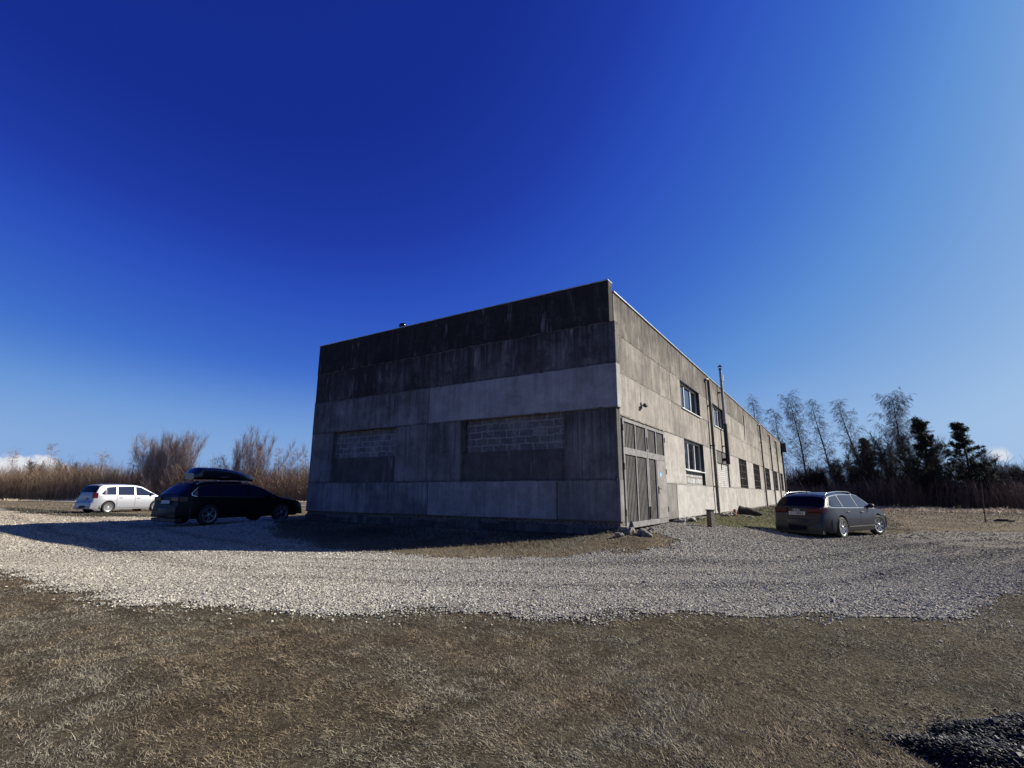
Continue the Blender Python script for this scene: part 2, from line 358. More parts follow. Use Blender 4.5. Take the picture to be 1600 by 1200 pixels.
def inpoly(px, py, poly):
    px = np.asarray(px); py = np.asarray(py); c = np.zeros(px.shape, bool); n = len(poly); j = n - 1
    for i in range(n):
        xi, yi = poly[i]; xj, yj = poly[j]
        if yi != yj:
            c ^= ((yi > py) != (yj > py)) & (px < (xj - xi) * (py - yi) / (yj - yi) + xi)
        j = i
    return c
def wobble(px, py, a=.16):
    return (px + a * np.sin(py * 3.1 + 1.2 * np.sin(px * 2.3)) * .7 + a * .5 * np.sin(px * 7.3 + py * 5.1),
            py + a * np.sin(px * 2.7 + 1.1 * np.sin(py * 3.3)) * .7 + a * .5 * np.sin(px * 6.1 - py * 7.7))
def gravel_mat():
    mt, t, b = new_mat('crushed_limestone_bed'); q = NT(t); P = q.n('NewGeometry').outputs['Position']
    v = q.n('TexVoronoi'); v.inputs['Scale'].default_value = 26; q.l(P, v.inputs['Vector'])
    n = q.noise(P, 1.1, 6, .6); n2 = q.noise(P, 30, 5, .7)
    c = q.n('SeparateColor'); q.l(v.outputs['Color'], c.inputs[0])
    col = q.mix(c.outputs[0], (.32, .30, .25), (.56, .52, .44))
    col = q.mix(q.m('MULTIPLY', q.ramp(v.outputs['Distance'], .30, .62), .8), col, (.07, .062, .052))
    s_ = q.n('SeparateXYZ'); q.l(P, s_.inputs[0]); n9 = q.noise(P, .5, 6, .65)
    col = q.mix(q.m('MULTIPLY', q.ramp(n, .50, .68), .5), col, (.15, .125, .095))
    col = q.mix(q.ramp(q.m('ADD', q.m('MULTIPLY', s_.outputs[0], .045), n9), .55, 1.15, 0, .8), col, (.16, .14, .11))
    q.l(col, b.inputs['Base Color']); b.inputs['Roughness'].default_value = .95; b.inputs['Specular IOR Level'].default_value = .15
    q.bump(q.m('SUBTRACT', 1.0, v.outputs['Distance']), 1.0, .03, b); return mt
M['gravel'] = gravel_mat()
def stone_mat():
    mt, t, b = new_mat('crushed_limestone'); q = NT(t)
    at = q.n('Attribute'); at.attribute_name = 'tone'; P = q.n('NewGeometry').outputs['Position']
    w_ = q.n('Attribute'); w_.attribute_name = 'warm'
    col = q.mix(at.outputs['Fac'], (.12, .11, .09), (.62, .592, .505))
    col = q.mix(w_.outputs['Fac'], col, q.mix(at.outputs['Fac'], (.11, .09, .065), (.60, .52, .40)))
    n = q.noise(P, 60, 4); col = q.mix(1.0, col, q.mix(n, (.75, .75, .75), (1.2, 1.2, 1.2)), 'MULTIPLY')
    q.l(col, b.inputs['Base Color']); b.inputs['Roughness'].default_value = .92; b.inputs['Specular IOR Level'].default_value = .2
    return mt
M['stones'] = stone_mat()
ROAD = [(-70, 60), (-36, 32), (-24, 22.5), (-14, 13.4), (-8.31, 8.63), (-6.82, 7.69), (-5.63, 6.94), (-4.54, 6.38), (-3.57, 6.03), (-2.37, 5.73), (-1.63, 5.77), (-0.69, 5.95), (-0.13, 5.77), (0.41, 5.66), (1.4, 5.86), (2.56, 6.13), (3.61, 6.07), (4.58, 6.12), (5.23, 6.28), (6.08, 6.97), (7.0, 7.69), (8.95, 9.27), (12.5, 11.5), (18.5, 14.5), (22, 17.5),
        (20.5, 20.3), (17.46, 20.91), (15.6, 20.3), (13.2, 18.9), (10.92, 17.6), (8.66, 17.35), (6.87, 16.43), (5.47, 15.8), (5.3, 16.6), (4.9, 16.45), (3.1, 13.65), (3.32, 13.1), (3.75, 12.46), (3.75, 11.89), (3.5, 11.3), (3.12, 10.88), (2.58, 10.57), (1.52, 10.35), (0.64, 10.41), (-0.49, 10.45), (-2.36, 10.95), (-3.56, 11.5), (-4.63, 12.3), (-6.2, 14.0), (-7.4, 16.0), (-8.6, 18.6), (-9.6, 22), (-11.5, 26), (-16.0, 24.0), (-21.4, 24.4), (-27, 28.3), (-42, 42), (-60, 58)]
ROAD2 = [(-90, 84), (-70.0, 68), (-53.0, 59.5), (-40, 52), (-25, 46), (-12, 42), (0, 40), (0, 43), (-12, 46), (-25, 50.5), (-40, 56.5), (-53.0, 64.5), (-70, 74), (-90, 90)]
PITS = [(-32.4, 32.84), (-25.11, 27.56)]
def sheet(name, poly, step, lift, mat):
    xs = [p[0] for p in poly]; ys = [p[1] for p in poly]
    gx = np.arange(min(xs) - 1, max(xs) + 1, step); gy = np.arange(min(ys) - 1, max(ys) + 1, step)
    X, Y = np.meshgrid(gx, gy, indexing='ij'); cx, cy = X[:-1, :-1] + step / 2, Y[:-1, :-1] + step / 2
    wx, wy = wobble(cx, cy); ok = inpoly(wx, wy, poly)
    I = np.arange(X.size).reshape(X.shape); Fq = np.stack([I[:-1, :-1], I[1:, :-1], I[1:, 1:], I[:-1, 1:]], -1)[ok]
    used = np.unique(Fq); mp = -np.ones(X.size, int); mp[used] = np.arange(len(used))
    Z = height(X, Y) + lift; V = np.stack([X, Y, Z], -1).reshape(-1, 3)[used]
    return tag(np_mesh(name, V, mp[Fq], mat, smooth=True), kind='structure')
sheet('gravel_road', ROAD, .2, .012, 'gravel')
sheet('gravel_track', ROAD2, .5, .03, 'gravel')

CUBE = np.array([[x, y, z] for x in (-1, 1) for y in (-1, 1) for z in (-1, 1)], float)
CUBEF = np.array([(0, 1, 3, 2), (4, 6, 7, 5), (0, 4, 5, 1), (2, 3, 7, 6), (0, 2, 6, 4), (1, 5, 7, 3)])
def rand_rot(n):
    q = rng.normal(size=(n, 4)); q /= np.linalg.norm(q, axis=1)[:, None]; a, b, c, d = q.T
    return np.stack([np.stack([1 - 2 * (c * c + d * d), 2 * (b * c - a * d), 2 * (b * d + a * c)], -1),
                     np.stack([2 * (b * c + a * d), 1 - 2 * (b * b + d * d), 2 * (c * d - a * b)], -1),
                     np.stack([2 * (b * d - a * c), 2 * (c * d + a * b), 1 - 2 * (b * b + c * c)], -1)], 1)
def stones(name, x, y, r, mat, tone, warm, lift=.12):
    n = len(x); V = CUBE[None] * (1 + rng.uniform(-.5, .15, (n, 8, 3)))
    V = V * (r[:, None, None] * rng.uniform(.55, 1.15, (n, 1, 3)))
    V = np.einsum('nij,nkj->nki', rand_rot(n), V); V[..., 2] *= .62
    V += np.stack([x, y, height(x, y) + .012 + r * lift], -1)[:, None, :]
    Fq = (CUBEF[None] + (np.arange(n) * 8)[:, None, None]).reshape(-1, 4)
    return np_mesh(name, V.reshape(-1, 3), Fq, mat, attr={'tone': np.repeat(tone, 8), 'warm': np.repeat(warm, 8)})
def scatter(x0, x1, y0, y1, dens, poly, edge=.30, cond=None):
    n = int((x1 - x0) * (y1 - y0) * dens); x = rng.uniform(x0, x1, n); y = rng.uniform(y0, y1, n)
    wx, wy = wobble(x, y); wx = wx + rng.normal(0, edge * .5, n); wy = wy + rng.normal(0, edge * .5, n)
    ok = inpoly(wx, wy, poly)
    ok &= (np.abs(x) < y * 1.12 + 1.5)                 # nothing is lost: only what the road in view can show
    lx, ly = to_local(x, y); ok &= ~((lx > -.35) & (ly > -.02) & (lx < 48) & (ly < 12))
    ln_, rg_ = lanes(x, y); ok &= rng.random(n) > .30 * ln_; ok &= rng.random(n) > .85 * np.clip((x + .5 * (y - 8) - 11) / 7 + .35 * np.sin(x * 1.1) * np.sin(y * .9), 0, 1)
    return x[ok], y[ok]
NEAR = np.array([(-24, 22.5), (-14, 13.4), (-8.31, 8.63), (-5.63, 6.94), (-3.57, 6.03), (-1.6, 5.8), (0.4, 5.7), (2.56, 6.1), (4.58, 6.12), (6.08, 6.97), (8.95, 9.27), (12.5, 11.5), (18.5, 14.5)])
def lanes(x, y):
    d = (y - np.interp(x, NEAR[:, 0], NEAR[:, 1])) * np.where(x < -4, .72, 1.0) + .12 * np.sin(x * .8)
    return sum(np.exp(-((d - c) / .24) ** 2) for c in (1.15, 2.45, 3.3, 4.55)), np.exp(-((d - 1.8) / .2) ** 2) + np.exp(-((d - 3.9) / .2) ** 2) + .7 * np.exp(-((d - 2.9) / .14) ** 2)
def tones(x, y):
    n = len(x); p = .5 + .5 * np.sin(x * .7 + 2 * np.sin(y * .45)) * np.sin(y * .8)
    tone = np.where(rng.random(n) < .13 + .15 * lanes(x, y)[1], .25, 1.0) * np.clip((rng.beta(2.6, 1.5, n) * .95 + .05) * np.clip(.92 - (x + 1) * .042, .45, .94) * (.85 + .25 * p), 0, 1)
    ln_, rg_ = lanes(x, y); tone = np.clip(tone * (1 + .16 * ln_ - .30 * rg_), 0, 1)
    warm = np.clip((-x) / 9 * .35 + .12 + rng.normal(0, .12, n), 0, 1); warm = np.maximum(warm, np.clip((x - 9) / 8, 0, .75) + .1 * p)
    return tone, warm
X1, Y1 = scatter(-13, 15, 5, 10.5, 3300, ROAD)
X2, Y2 = scatter(-16, 19, 10.5, 17, 1200, ROAD); X3, Y3 = scatter(-30, 22, 17, 31, 330, ROAD)
xs = np.concatenate([X1, X2, X3]); ys = np.concatenate([Y1, Y2, Y3])
rr_ = np.concatenate([rng.lognormal(math.log(.0080), .36, len(X1)), rng.lognormal(math.log(.0125), .32, len(X2)), rng.lognormal(math.log(.021), .3, len(X3))])
tone, warm = tones(xs, ys)
# loose stones thrown out on to the grass
n = 420; lx_ = rng.uniform(-8, 8, n); ly_ = 6.0 - np.abs(rng.normal(0, .35, n)) + .75 * np.clip(-lx_ - 3, 0, 9) * .55 + np.clip(lx_ - 5, 0, 9) * .8
xs = np.concatenate([xs, lx_]); ys = np.concatenate([ys, ly_]); rr_ = np.concatenate([rr_, rng.uniform(.006, .014, n)])
tone = np.concatenate([tone, rng.uniform(.4, 1, n)]); warm = np.concatenate([warm, rng.uniform(0, .4, n)])
tag(stones('gravel', xs, ys, np.clip(rr_ * (1 - .22 * np.clip(lanes(xs, ys)[0], 0, 1) + .15 * np.clip(lanes(xs, ys)[1], 0, 1)), .005, .05), 'stones', tone, warm), 'loose pale crushed limestone gravel covering the curved drive', 'gravel', kind='stuff')

# ------------------------------------------------------------------ grass (one countless mass per kind)
def grass_mat(name):
    mt, t, b = new_mat(name); q = NT(t)
    at = q.n('Attribute'); at.attribute_name = 'tone'; hu = q.n('Attribute'); hu.attribute_name = 'warm'
    P = q.n('NewGeometry').outputs['Position']; n1 = q.noise(P, .8, 5, .6)
    a = q.mix(at.outputs['Fac'], (.044, .038, .028), (.41, .37, .275))
    c = q.mix(at.outputs['Fac'], (.048, .035, .021), (.40, .305, .19))
    g = q.mix(at.outputs['Fac'], (.040, .040, .018), (.34, .31, .17))
    col = q.mix(q.ramp(n1, .42, .58), a, c)
    col = q.mix(hu.outputs['Fac'], col, g)
    q.l(col, b.inputs['Base Color']); b.inputs['Roughness'].default_value = .75; b.inputs['Specular IOR Level'].default_value = .25
    return mt
M['grass'] = grass_mat('dead_grass')
def blades(name, x, y, L, wd, lean, tone, warm, mat='grass', parent=None):
    n = len(x); az = rng.uniform(0, 2 * np.pi, n) + .0
    prefer = 2.6 + .8 * np.sin(x * 1.3 + y * .9); az = np.where(rng.random(n) < .45, prefer + rng.normal(0, .6, n), az)
    d = np.stack([np.cos(az), np.sin(az)], -1); p = np.stack([-d[:, 1], d[:, 0]], -1)
    z = height(x, y) - .004; b0 = np.stack([x, y, z], -1)
    e = rng.uniform(lean[0], lean[1], n)                       # elevation angle of first half
    e2 = e - rng.uniform(.0, .6, n)
    m1 = b0 + np.concatenate([d * (np.cos(e) * L * .5)[:, None], (np.sin(e) * L * .5)[:, None]], 1)
    t1 = m1 + np.concatenate([d * (np.cos(e2) * L * .5)[:, None], (np.sin(e2) * L * .5)[:, None]], 1)
    t1[:, :2] += rng.normal(0, .12, (n, 2)) * L[:, None]
    t1[:, 2] = np.maximum(t1[:, 2], z + .004)
    tw = rng.uniform(-.7, .7, n)
    s = np.concatenate([p * np.cos(tw)[:, None], np.sin(tw)[:, None]], 1) * (wd / 2)[:, None]
    V = np.stack([b0 - s, b0 + s, m1 + s * .9, m1 - s * .9, t1], 1)
    k = (np.arange(n) * 5)[:, None]
    T = np.concatenate([k + np.array([[0, 1, 2]]), k + np.array([[0, 2, 3]]), k + np.array([[3, 2, 4]])], 0)
    return np_mesh(name, V.reshape(-1, 3), T, mat, parent, attr={'tone': np.repeat(tone, 5), 'warm': np.repeat(warm, 5)})
def clump(x, y, f, s):
    return .5 + .25 * (np.sin(x * f + s + 1.7 * np.sin(y * f * .8 + s)) + np.sin(y * f * 1.13 + 2 * s + 1.9 * np.sin(x * f * .9)))
def pile_h(x, y):
    a = ((x - 3.26) / 1.34) ** 2 + .18 * np.sin(x * 13 + y * 9) + ((y - 2.72) / .66) ** 2 + .30 * np.sin(x * 5 + 1) * np.sin(y * 6)
    return .13 * np.clip(1 - a, 0, 1) ** .7
def nearfield(n, y0, y1):
    y = y0 + (y1 - y0) * rng.random(n) ** 1.15; x = rng.uniform(-1.25, 1.25, n) * (y + .6)
    return x, y
x, y = nearfield(1800000, 1.7, 9.5)
wx, wy = wobble(x, y); inr = inpoly(wx + rng.normal(0, .07, len(x)), wy + rng.normal(0, .07, len(x)), ROAD)
cl = np.clip(.45 * clump(x, y, 8.0, .4) + .40 * clump(x, y, 21.0, 2.0) + .35 * clump(x + y * .7, y - x * .4, 13.0, 5.0) - .12, 0, 1); keep = ~inr & (rng.random(len(x)) < .35 + .9 * cl) & (pile_h(x, y) < .01)
x, y, cl = x[keep], y[keep], cl[keep]; n = len(x)
L = rng.uniform(.012, .037, n) * (.6 + .8 * cl); L = np.where(rng.random(n) < .06, L * 2.2, L); wd = rng.uniform(.0012, .0030, n) * (1 + .12 * (y - 2))
tn = np.clip(rng.beta(.85, 1.6, n) * 1.05 * (.45 + .85 * cl) * (.8 + .4 * clump(x, y, 2.1, 1.0)) * 1.25, 0, 1)
wr = np.clip(.30 * clump(x, y, 1.3, 3.0) + .35 * np.clip(x / 5, 0, 1) + rng.normal(0, .12, n) - .1, 0, 1)
tag(blades('lawn_grass', x, y, L, wd, (.04, .75), tn, wr), 'short matted dead grass covering the foreground lawn', 'grass', kind='stuff')
# grass on the bank round the building, along the long wall and behind the car
def bank(n, x0, x1, y0, y1, cond):
    x = rng.uniform(x0, x1, n); y = rng.uniform(y0, y1, n); wx, wy = wobble(x, y)
    lx, ly = to_local(x, y); ok = ~inpoly(wx, wy, ROAD) & ~((lx > -.3) & (ly > -.05) & (lx < 48.5) & (ly < 12.2)) & cond(x, y, lx, ly) & (np.abs(x) < y * 1.1 + 1)
    return x[ok], y[ok]
xa, ya = bank(150000, -9, 5.2, 9.8, 20, lambda x, y, lx, ly: lx > -6)
xb, yb = bank(160000, 4.5, 26, 14, 40, lambda x, y, lx, ly: (ly > -7) & (lx > 4))
xc, yc = bank(60000, 10, 40, 12, 45, lambda x, y, lx, ly: ly < -5)
xd, yd = bank(30000, -45, -8, 16, 50, lambda x, y, lx, ly: lx < 30)
x = np.concatenate([xa, xb, xc, xd]); y = np.concatenate([ya, yb, yc, yd]); n = len(x); far = np.hypot(x, y)
cl = .5 * clump(x, y, 5.0, .9) + .5 * clump(x, y, 1.7, 2.2); lx, ly = to_local(x, y)
L = rng.uniform(.03, .09, n) * (.5 + cl) * (1 + far * .015); wd = .0022 * (far / 5) ** .9 * rng.uniform(.6, 1.3, n)
tn = np.clip(rng.beta(1.6, 2.0, n) * (.55 + .6 * clump(x, y, 1.1, 2.0)), 0, 1)
nearwall = np.clip((ly + 6.5) / 4, 0, 1) * (lx > 4) * (ly < 0)
wr = np.clip(nearwall * (.55 + .5 * clump(x, y, .9, 1.0)) + .12 + rng.normal(0, .12, n), 0, 1)
tag(blades('rough_grass', x, y, L, wd, (.1, 1.2), tn, wr), 'rough brown and mossy green grass on the bank round the concrete hall', 'grass', kind='stuff')
# tall straw in front of the thickets
def straw_mat():
    mt, t, b = new_mat('dry_straw'); q = NT(t); at = q.n('Attribute'); at.attribute_name = 'tone'
    q.l(q.mix(at.outputs['Fac'], (.28, .21, .13), (.72, .60, .42)), b.inputs['Base Color']); b.inputs['Roughness'].default_value = .8; return mt
M['straw'] = straw_mat()
def along(line, n, width):
    P = np.array(line, float); d = np.hypot(*(P[1:] - P[:-1]).T); cs = np.concatenate([[0], np.cumsum(d)])
    s = rng.uniform(0, cs[-1], n); i = np.clip(np.searchsorted(cs, s) - 1, 0, len(d) - 1); t = (s - cs[i]) / d[i]
    p = P[i] * (1 - t)[:, None] + P[i + 1] * t[:, None]; tg = (P[i + 1] - P[i]) / d[i][:, None]; nn = np.stack([-tg[:, 1], tg[:, 0]], -1)
    return p + nn * rng.uniform(*width, n)[:, None]
RB = [(8, 84), (24, 72), (33, 62), (38.5, 55), (43, 49), (47, 44), (54, 38), (66, 34)]
LBL = [(-110, 66), (-80, 66), (-52, 66.5), (-30, 68), (-5, 72), (8, 84)]
p1 = along(RB[1:], 90000, (-9, .6)); p2 = along(LBL, 26000, (-3.5, 1.0))
p = np.concatenate([p1, p2]); n = len(p)
cl = clump(p[:, 0], p[:, 1], .8, 1.0)
tag(blades('straw_grass', p[:, 0], p[:, 1], rng.uniform(.15, .42, n) * (.35 + cl), rng.uniform(.02, .05, n), (.3, 1.4), np.clip(rng.beta(2, 1.6, n), 0, 1), np.zeros(n), 'straw'),
    'tall pale straw coloured grass in front of the thickets', 'grass', kind='stuff')

# ------------------------------------------------------------------ the concrete hall
hall = thing('concrete_hall', 'long grey precast concrete hall with stained panels and steel gate', 'building', (KX, KY, 0), math.pi / 2 - TH)
def grid_lines(a, b, st, c):
    n = max(1, int(round((b - a - 2 * c) / st))); return [a] + [a + c + (b - a - 2 * c) * i / n for i in range(n + 1)] + [b]
def panel(face, u0, u1, z0, z1, off=0.0, tone=(1, .3, .5), t=.26, c=.012, rough=.004, parent=hall, mat='concrete', edge=.006):
    us = grid_lines(u0, u1, .22, c); zs = grid_lines(z0, z1, .22, c); mb = MB(); nu, nz_ = len(us), len(zs)
    sd_ = random.random() * 100
    def P(u, d, z): return (d - off, u, z) if face == 'A' else (u, d - off, z)
    vs = []
    for i, u in enumerate(us):
        for j, z in enumerate(zs):
            bd = i in (0, nu - 1) or j in (0, nz_ - 1); nb = i in (1, nu - 2) or j in (1, nz_ - 2)
            q = Vector((u * 1.7 + sd_, z * 1.7, sd_)); d = rough * mnoise.noise(q)
            uu, zz = u, z
            if nb and not bd: d += edge * max(0, mnoise.noise(q * 4)) * 1.5
            if bd:
                d += c
            vs.append(P(uu, d, zz))
    fs = [(i * nz_ + j, (i + 1) * nz_ + j, (i + 1) * nz_ + j + 1, i * nz_ + j + 1) for i in range(nu - 1) for j in range(nz_ - 1)]
    mb.add(vs, fs)
    ring = [(i, 0) for i in range(nu)] + [(nu - 1, j) for j in range(1, nz_)] + [(i, nz_ - 1) for i in range(nu - 2, -1, -1)] + [(0, j) for j in range(nz_ - 2, 0, -1)]
    o = len(mb.v); n = len(ring)
    for (i, j) in ring: mb.v.append(P(us[i], t, zs[j]))
    for k in range(n):
        a = ring[k][0] * nz_ + ring[k][1]; b_ = ring[(k + 1) % n][0] * nz_ + ring[(k + 1) % n][1]
        mb.f.append((a, b_, o + (k + 1) % n, o + k)); mb.sm.append(False)
    mb.f.append(tuple(o + k for k in range(n))); mb.sm.append(False)
    ob = mb.build('wall_panel', mat, parent); ob.color = (*tone, 1)
    at_ = ob.data.attributes.new('rise', 'FLOAT', 'POINT'); at_.data.foreach_set('value', [(v[2] - z0) / (z1 - z0) for v in mb.v]); return ob
ZG = [.627, 1.637, 3.447, 4.612, 5.743, 6.894]       # gable course heights
G0 = -.13                                            # gable panels run past the long wall
A = []
A.append(panel('A', G0 + .03, 1.62, ZG[0], ZG[1], .00, (.74, .35, .1)))
A.append(panel('A', 1.65, 6.10, ZG[0], ZG[1], .006, (.95, .22, .0)))
A.append(panel('A', 6.12, 12.0, ZG[0], ZG[1], .00, (.86, .42, .0)))
A.append(panel('A', G0 + .05, 1.40, ZG[1], ZG[2], -.012, (.62, .50, .25)))
A.append(panel('A', 4.88, 6.20, ZG[1], ZG[2], .004, (.78, .45, .2)))
A.append(panel('A', 6.22, 7.58, ZG[1], ZG[2], .010, (.82, .38, .2)))
A.append(panel('A', 10.80, 12.0, ZG[1], ZG[2], .0, (.72, .35, .05)))
A.append(panel('A', G0, 6.18, ZG[2], ZG[3], .015, (1.18, .18, .0)))
A.append(panel('A', 6.20, 12.0, ZG[2], ZG[3], .008, (.80, .42, .1)))
A.append(panel('A', G0, 6.18, ZG[3], ZG[4], .0, (.62, .72, .1)))
A.append(panel('A', 6.20, 12.0, ZG[3], ZG[4], -.008, (.44, .86, .2)))
A.append(panel('A', .0, 6.18, ZG[4], ZG[5], .012, (.27, 1.0, .4)))
A.append(panel('A', 6.20, 12.0, ZG[4], ZG[5], .006, (.20, 1.0, .5)))
# rendered sills and block infill in the two old openings
mb = MB(); mb.box(.17, .40, 7.58, 10.80, 2.50, 3.447); mb.build('block_infill', 'blocks', hall)
mb = MB(); mb.box(.12, .41, 7.58, 10.80, 1.637, 2.50); o = mb.build('rendered_sill', 'concrete', hall); o.color = (.50, .25, .4, 1)
mb = MB(); mb.box(.13, .40, 1.40, 4.72, 2.48, 3.447); mb.build('block_infill', 'blocks_b', hall)
mb = MB(); mb.box(.02, .41, 4.72, 4.88, 2.48, 3.447); o = mb.build('rendered_sill', 'concrete', hall); o.color = (.5, .4, .3, 1)
mb = MB(); mb.box(.11, .42, 1.40, 4.88, 1.637, 2.48); o = mb.build('rendered_sill', 'concrete', hall); o.color = (.50, .25, .4, 1)
# foundation under the gable: recessed dark joint and a broken footing strip
mb = MB(); mb.box(.07, .40, -.05, 12.0, .2, .627); mb.build('base_joint', 'mortar', hall)
mb = MB(); u = 0.0
while u < 12:
    du = random.uniform(.5, 1.6); h = random.uniform(.44, .56); mb = MB(); mb.box(.01 - random.uniform(0, .04), .2, u + .002, min(12, u + du) - .002, .0, h, c=.01); u += du; o = mb.build('footing', 'concrete', hall); o.color = (random.uniform(.40, .55), .6, .3, 1)
def seam(name, pts, r, mat, jitter=.01):
    for (a, b_) in pts:
        mb = MB(); a, b_ = Vector(a), Vector(b_); L_ = (b_ - a).length; n = max(2, int(L_ / .13)); P = []; rs = []
        for i in range(n + 1):
            P.append(a.lerp(b_, i / n) + Vector((0, 0, random.uniform(-jitter, jitter)))); rs.append(r * random.choice((.25, .5, .8, 1, 1.25, 1.9)))
        mb.tube(P, rs, n=5); mb.build(name, mat, hall)
seam('panel_joint', [((.008, -.05, z), (.008, 12, z)) for z in ZG[1:5]], .019, 'mortar', .014)
seam('panel_joint', [((.01, y_, ZG[i]), (.01, y_, ZG[i + 1])) for i, y_ in ((2, 6.19), (3, 6.19), (4, 6.19), (0, 6.11), (1, 6.21), (0, 1.635))], .009, 'mortar', 0)
ZB = [.52, 1.62, 3.31, 4.47, 5.53, 6.66]
J = [5.62, 11.75, 17.7, 23.75, 29.8, 35.85, 41.9, 47.8]
def wrow(z0, z1, cuts, tones_, off=0.0):
    for i in range(len(cuts) - 1):
        a, b_ = cuts[i], cuts[i + 1]
        if b_ is None or a is None: continue
        tn_ = tones_[i % len(tones_)]
        panel('B', a + .004, b_ - .004, z0, z1, off + random.uniform(-.006, .006), tn_)
tan = lambda b_, g=.25, w_=.8: (b_ * .93, g + .12, w_)
panel('B', 4.42, 5.62, .50, ZB[1], -.004, (.72, .30, .45)); panel('B', 5.63, 11.74, .48, ZB[1], .004, (1.32, .12, .35))
wrow(.46, ZB[1], [11.76, 17.7, 23.75, 29.8, 35.85, 41.9, 48], [(1.28, .12, .5), (1.20, .16, .55), (1.22, .2, .5), (1.18, .2, .5)])
OPEN1 = [(7.08, 10.22), (13.1, 16.05), (19.35, 22.25), (25.2, 28.45), (31.8, 34.95), (38.0, 41.2), (44.15, 47.0)]
prev = 4.42
for i, (a, b_) in enumerate(OPEN1):
    panel('B', prev + .004, a, ZB[1], ZB[2], random.uniform(-.006, .006), [(1.18, .10, .5), (1.05, .18, .65), (1.2, .12, .5)][i % 3]); prev = b_
panel('B', prev, 48, ZB[1], ZB[2], 0, (1.15, .15, .6))
panel('B', .30, 5.61, ZB[2], ZB[3], .004, (.98, .28, .75)); panel('B', 5.62, 11.74, ZB[2], ZB[3], -.004, (.94, .34, .8))
wrow(ZB[2], ZB[3], [11.76, 17.7, 23.75, 29.8, 35.85, 41.9, 48], [tan(1.05, .15), tan(1.12, .14), tan(1.08, .2), tan(1.1, .15)])
panel('B', .30, 5.61, ZB[3], ZB[4], -.003, (.90, .38, .85)); panel('B', 5.62, 7.03, ZB[3], ZB[4], .003, (.90, .3, .85))
panel('B', 10.17, 12.92, ZB[3], ZB[4], 0, (.92, .28, .85)); panel('B', 15.68, 17.69, ZB[3], ZB[4], 0, (.98, .22, .85))
wrow(ZB[3], ZB[4], [17.7, 23.75, 29.8, 35.85, 41.9, 48], [tan(1.03, .2), tan(1.0, .3), tan(1.06, .2)])
panel('B', .30, 5.61, ZB[4], ZB[5], .003, (.74, .62, .9)); panel('B', 5.62, 11.74, ZB[4], ZB[5], -.003, (.72, .66, .9))
wrow(ZB[4], ZB[5], [11.76, 17.7, 23.75, 29.8, 35.85, 41.9, 48], [(.78, .58, .9), (.80, .62, .9), (.76, .55, .9)])
seam('panel_joint', [((5.6, .0, ZB[1]), (48, .0, ZB[1])), ((.3, .0, ZB[2]), (7.0, .0, ZB[2])), ((10.3, .0, ZB[2]), (13, 0, ZB[2])), ((.3, .004, ZB[3]), (48, .004, ZB[3])), ((.3, .006, ZB[4]), (7.0, .006, ZB[4])), ((10.2, .006, ZB[4]), (12.9, .006, ZB[4])), ((15.7, .006, ZB[4]), (48, .006, ZB[4]))], .008, 'seam_light')
seam('panel_joint', [((x_, .006, z0), (x_, .006, z1)) for x_ in J[:-1] for z0, z1 in ((ZB[2], ZB[3]), (ZB[3], ZB[4]), (ZB[4], ZB[5]))] + [((x_, .008, .5), (x_, .008, ZB[1])) for x_ in (5.625, 17.7, 23.75, 29.8, 35.85)], .008, 'mortar', 0)
# black run below the leaking joint
mb = MB(); mb.tube([(22.75, -.003, 6.2), (22.7, -.004, 5.3), (22.6, -.004, 4.6)], [.05, .035, .02], 6); mb.build('tar_run', 'mortar', hall)
# broken footing under the long wall
mb = MB(); u = 4.5
while u < 13:
    du = random.uniform(.25, .9); mb = MB(); mb.box(u, u + du - .02, -.06 - random.uniform(0, .10), .25, .1, random.uniform(.38, .50), c=.03); u += du; o = mb.build('footing', 'concrete', hall); o.color = (random.uniform(.7, 1), .35, .8, 1)
mb = MB(); mb.box(13, 48, -.05, .25, .1, .458); o = mb.build('footing', 'concrete', hall); o.color = (.95, .3, .8, 1)
# hidden sides, roof, lintels
mb = MB(); mb.box(.3, 48, 11.72, 12, .1, 6.66); o = mb.build('wall_panel', 'concrete', hall); o.color = (.6, .4, .5, 1)
mb = MB(); mb.box(48.003, 48.28, -.14, 12, .1, 6.75); o = mb.build('wall_panel', 'concrete', hall); o.color = (.6, .4, .5, 1)
mb = MB(); mb.box(.28, 48, .27, 11.7, 6.42, 6.52); mb.build('roof', 'roof', hall)
mb = MB(); mb.box(.45, 48, 3.0, 3.1, .1, 6.4); mb.build('inner_wall', 'dark', hall)
mb = MB(); mb.box(-.035, .29, -.01, 12.02, 6.897, 6.925, c=.006); mb.build('coping', 'flash', hall)
mb = MB(); mb.box(.30, 48.3, -.045, .28, 6.664, 6.70, c=.006); mb.build('coping', 'flash', hall)
mb = MB(); mb.box(47.9, 48.35, -.50, -.02, 5.62, 6.55, c=.02); mb.build('gable_panel_end', 'black', hall)  # protruding end of the far gable panel, black to stand for its shaded face

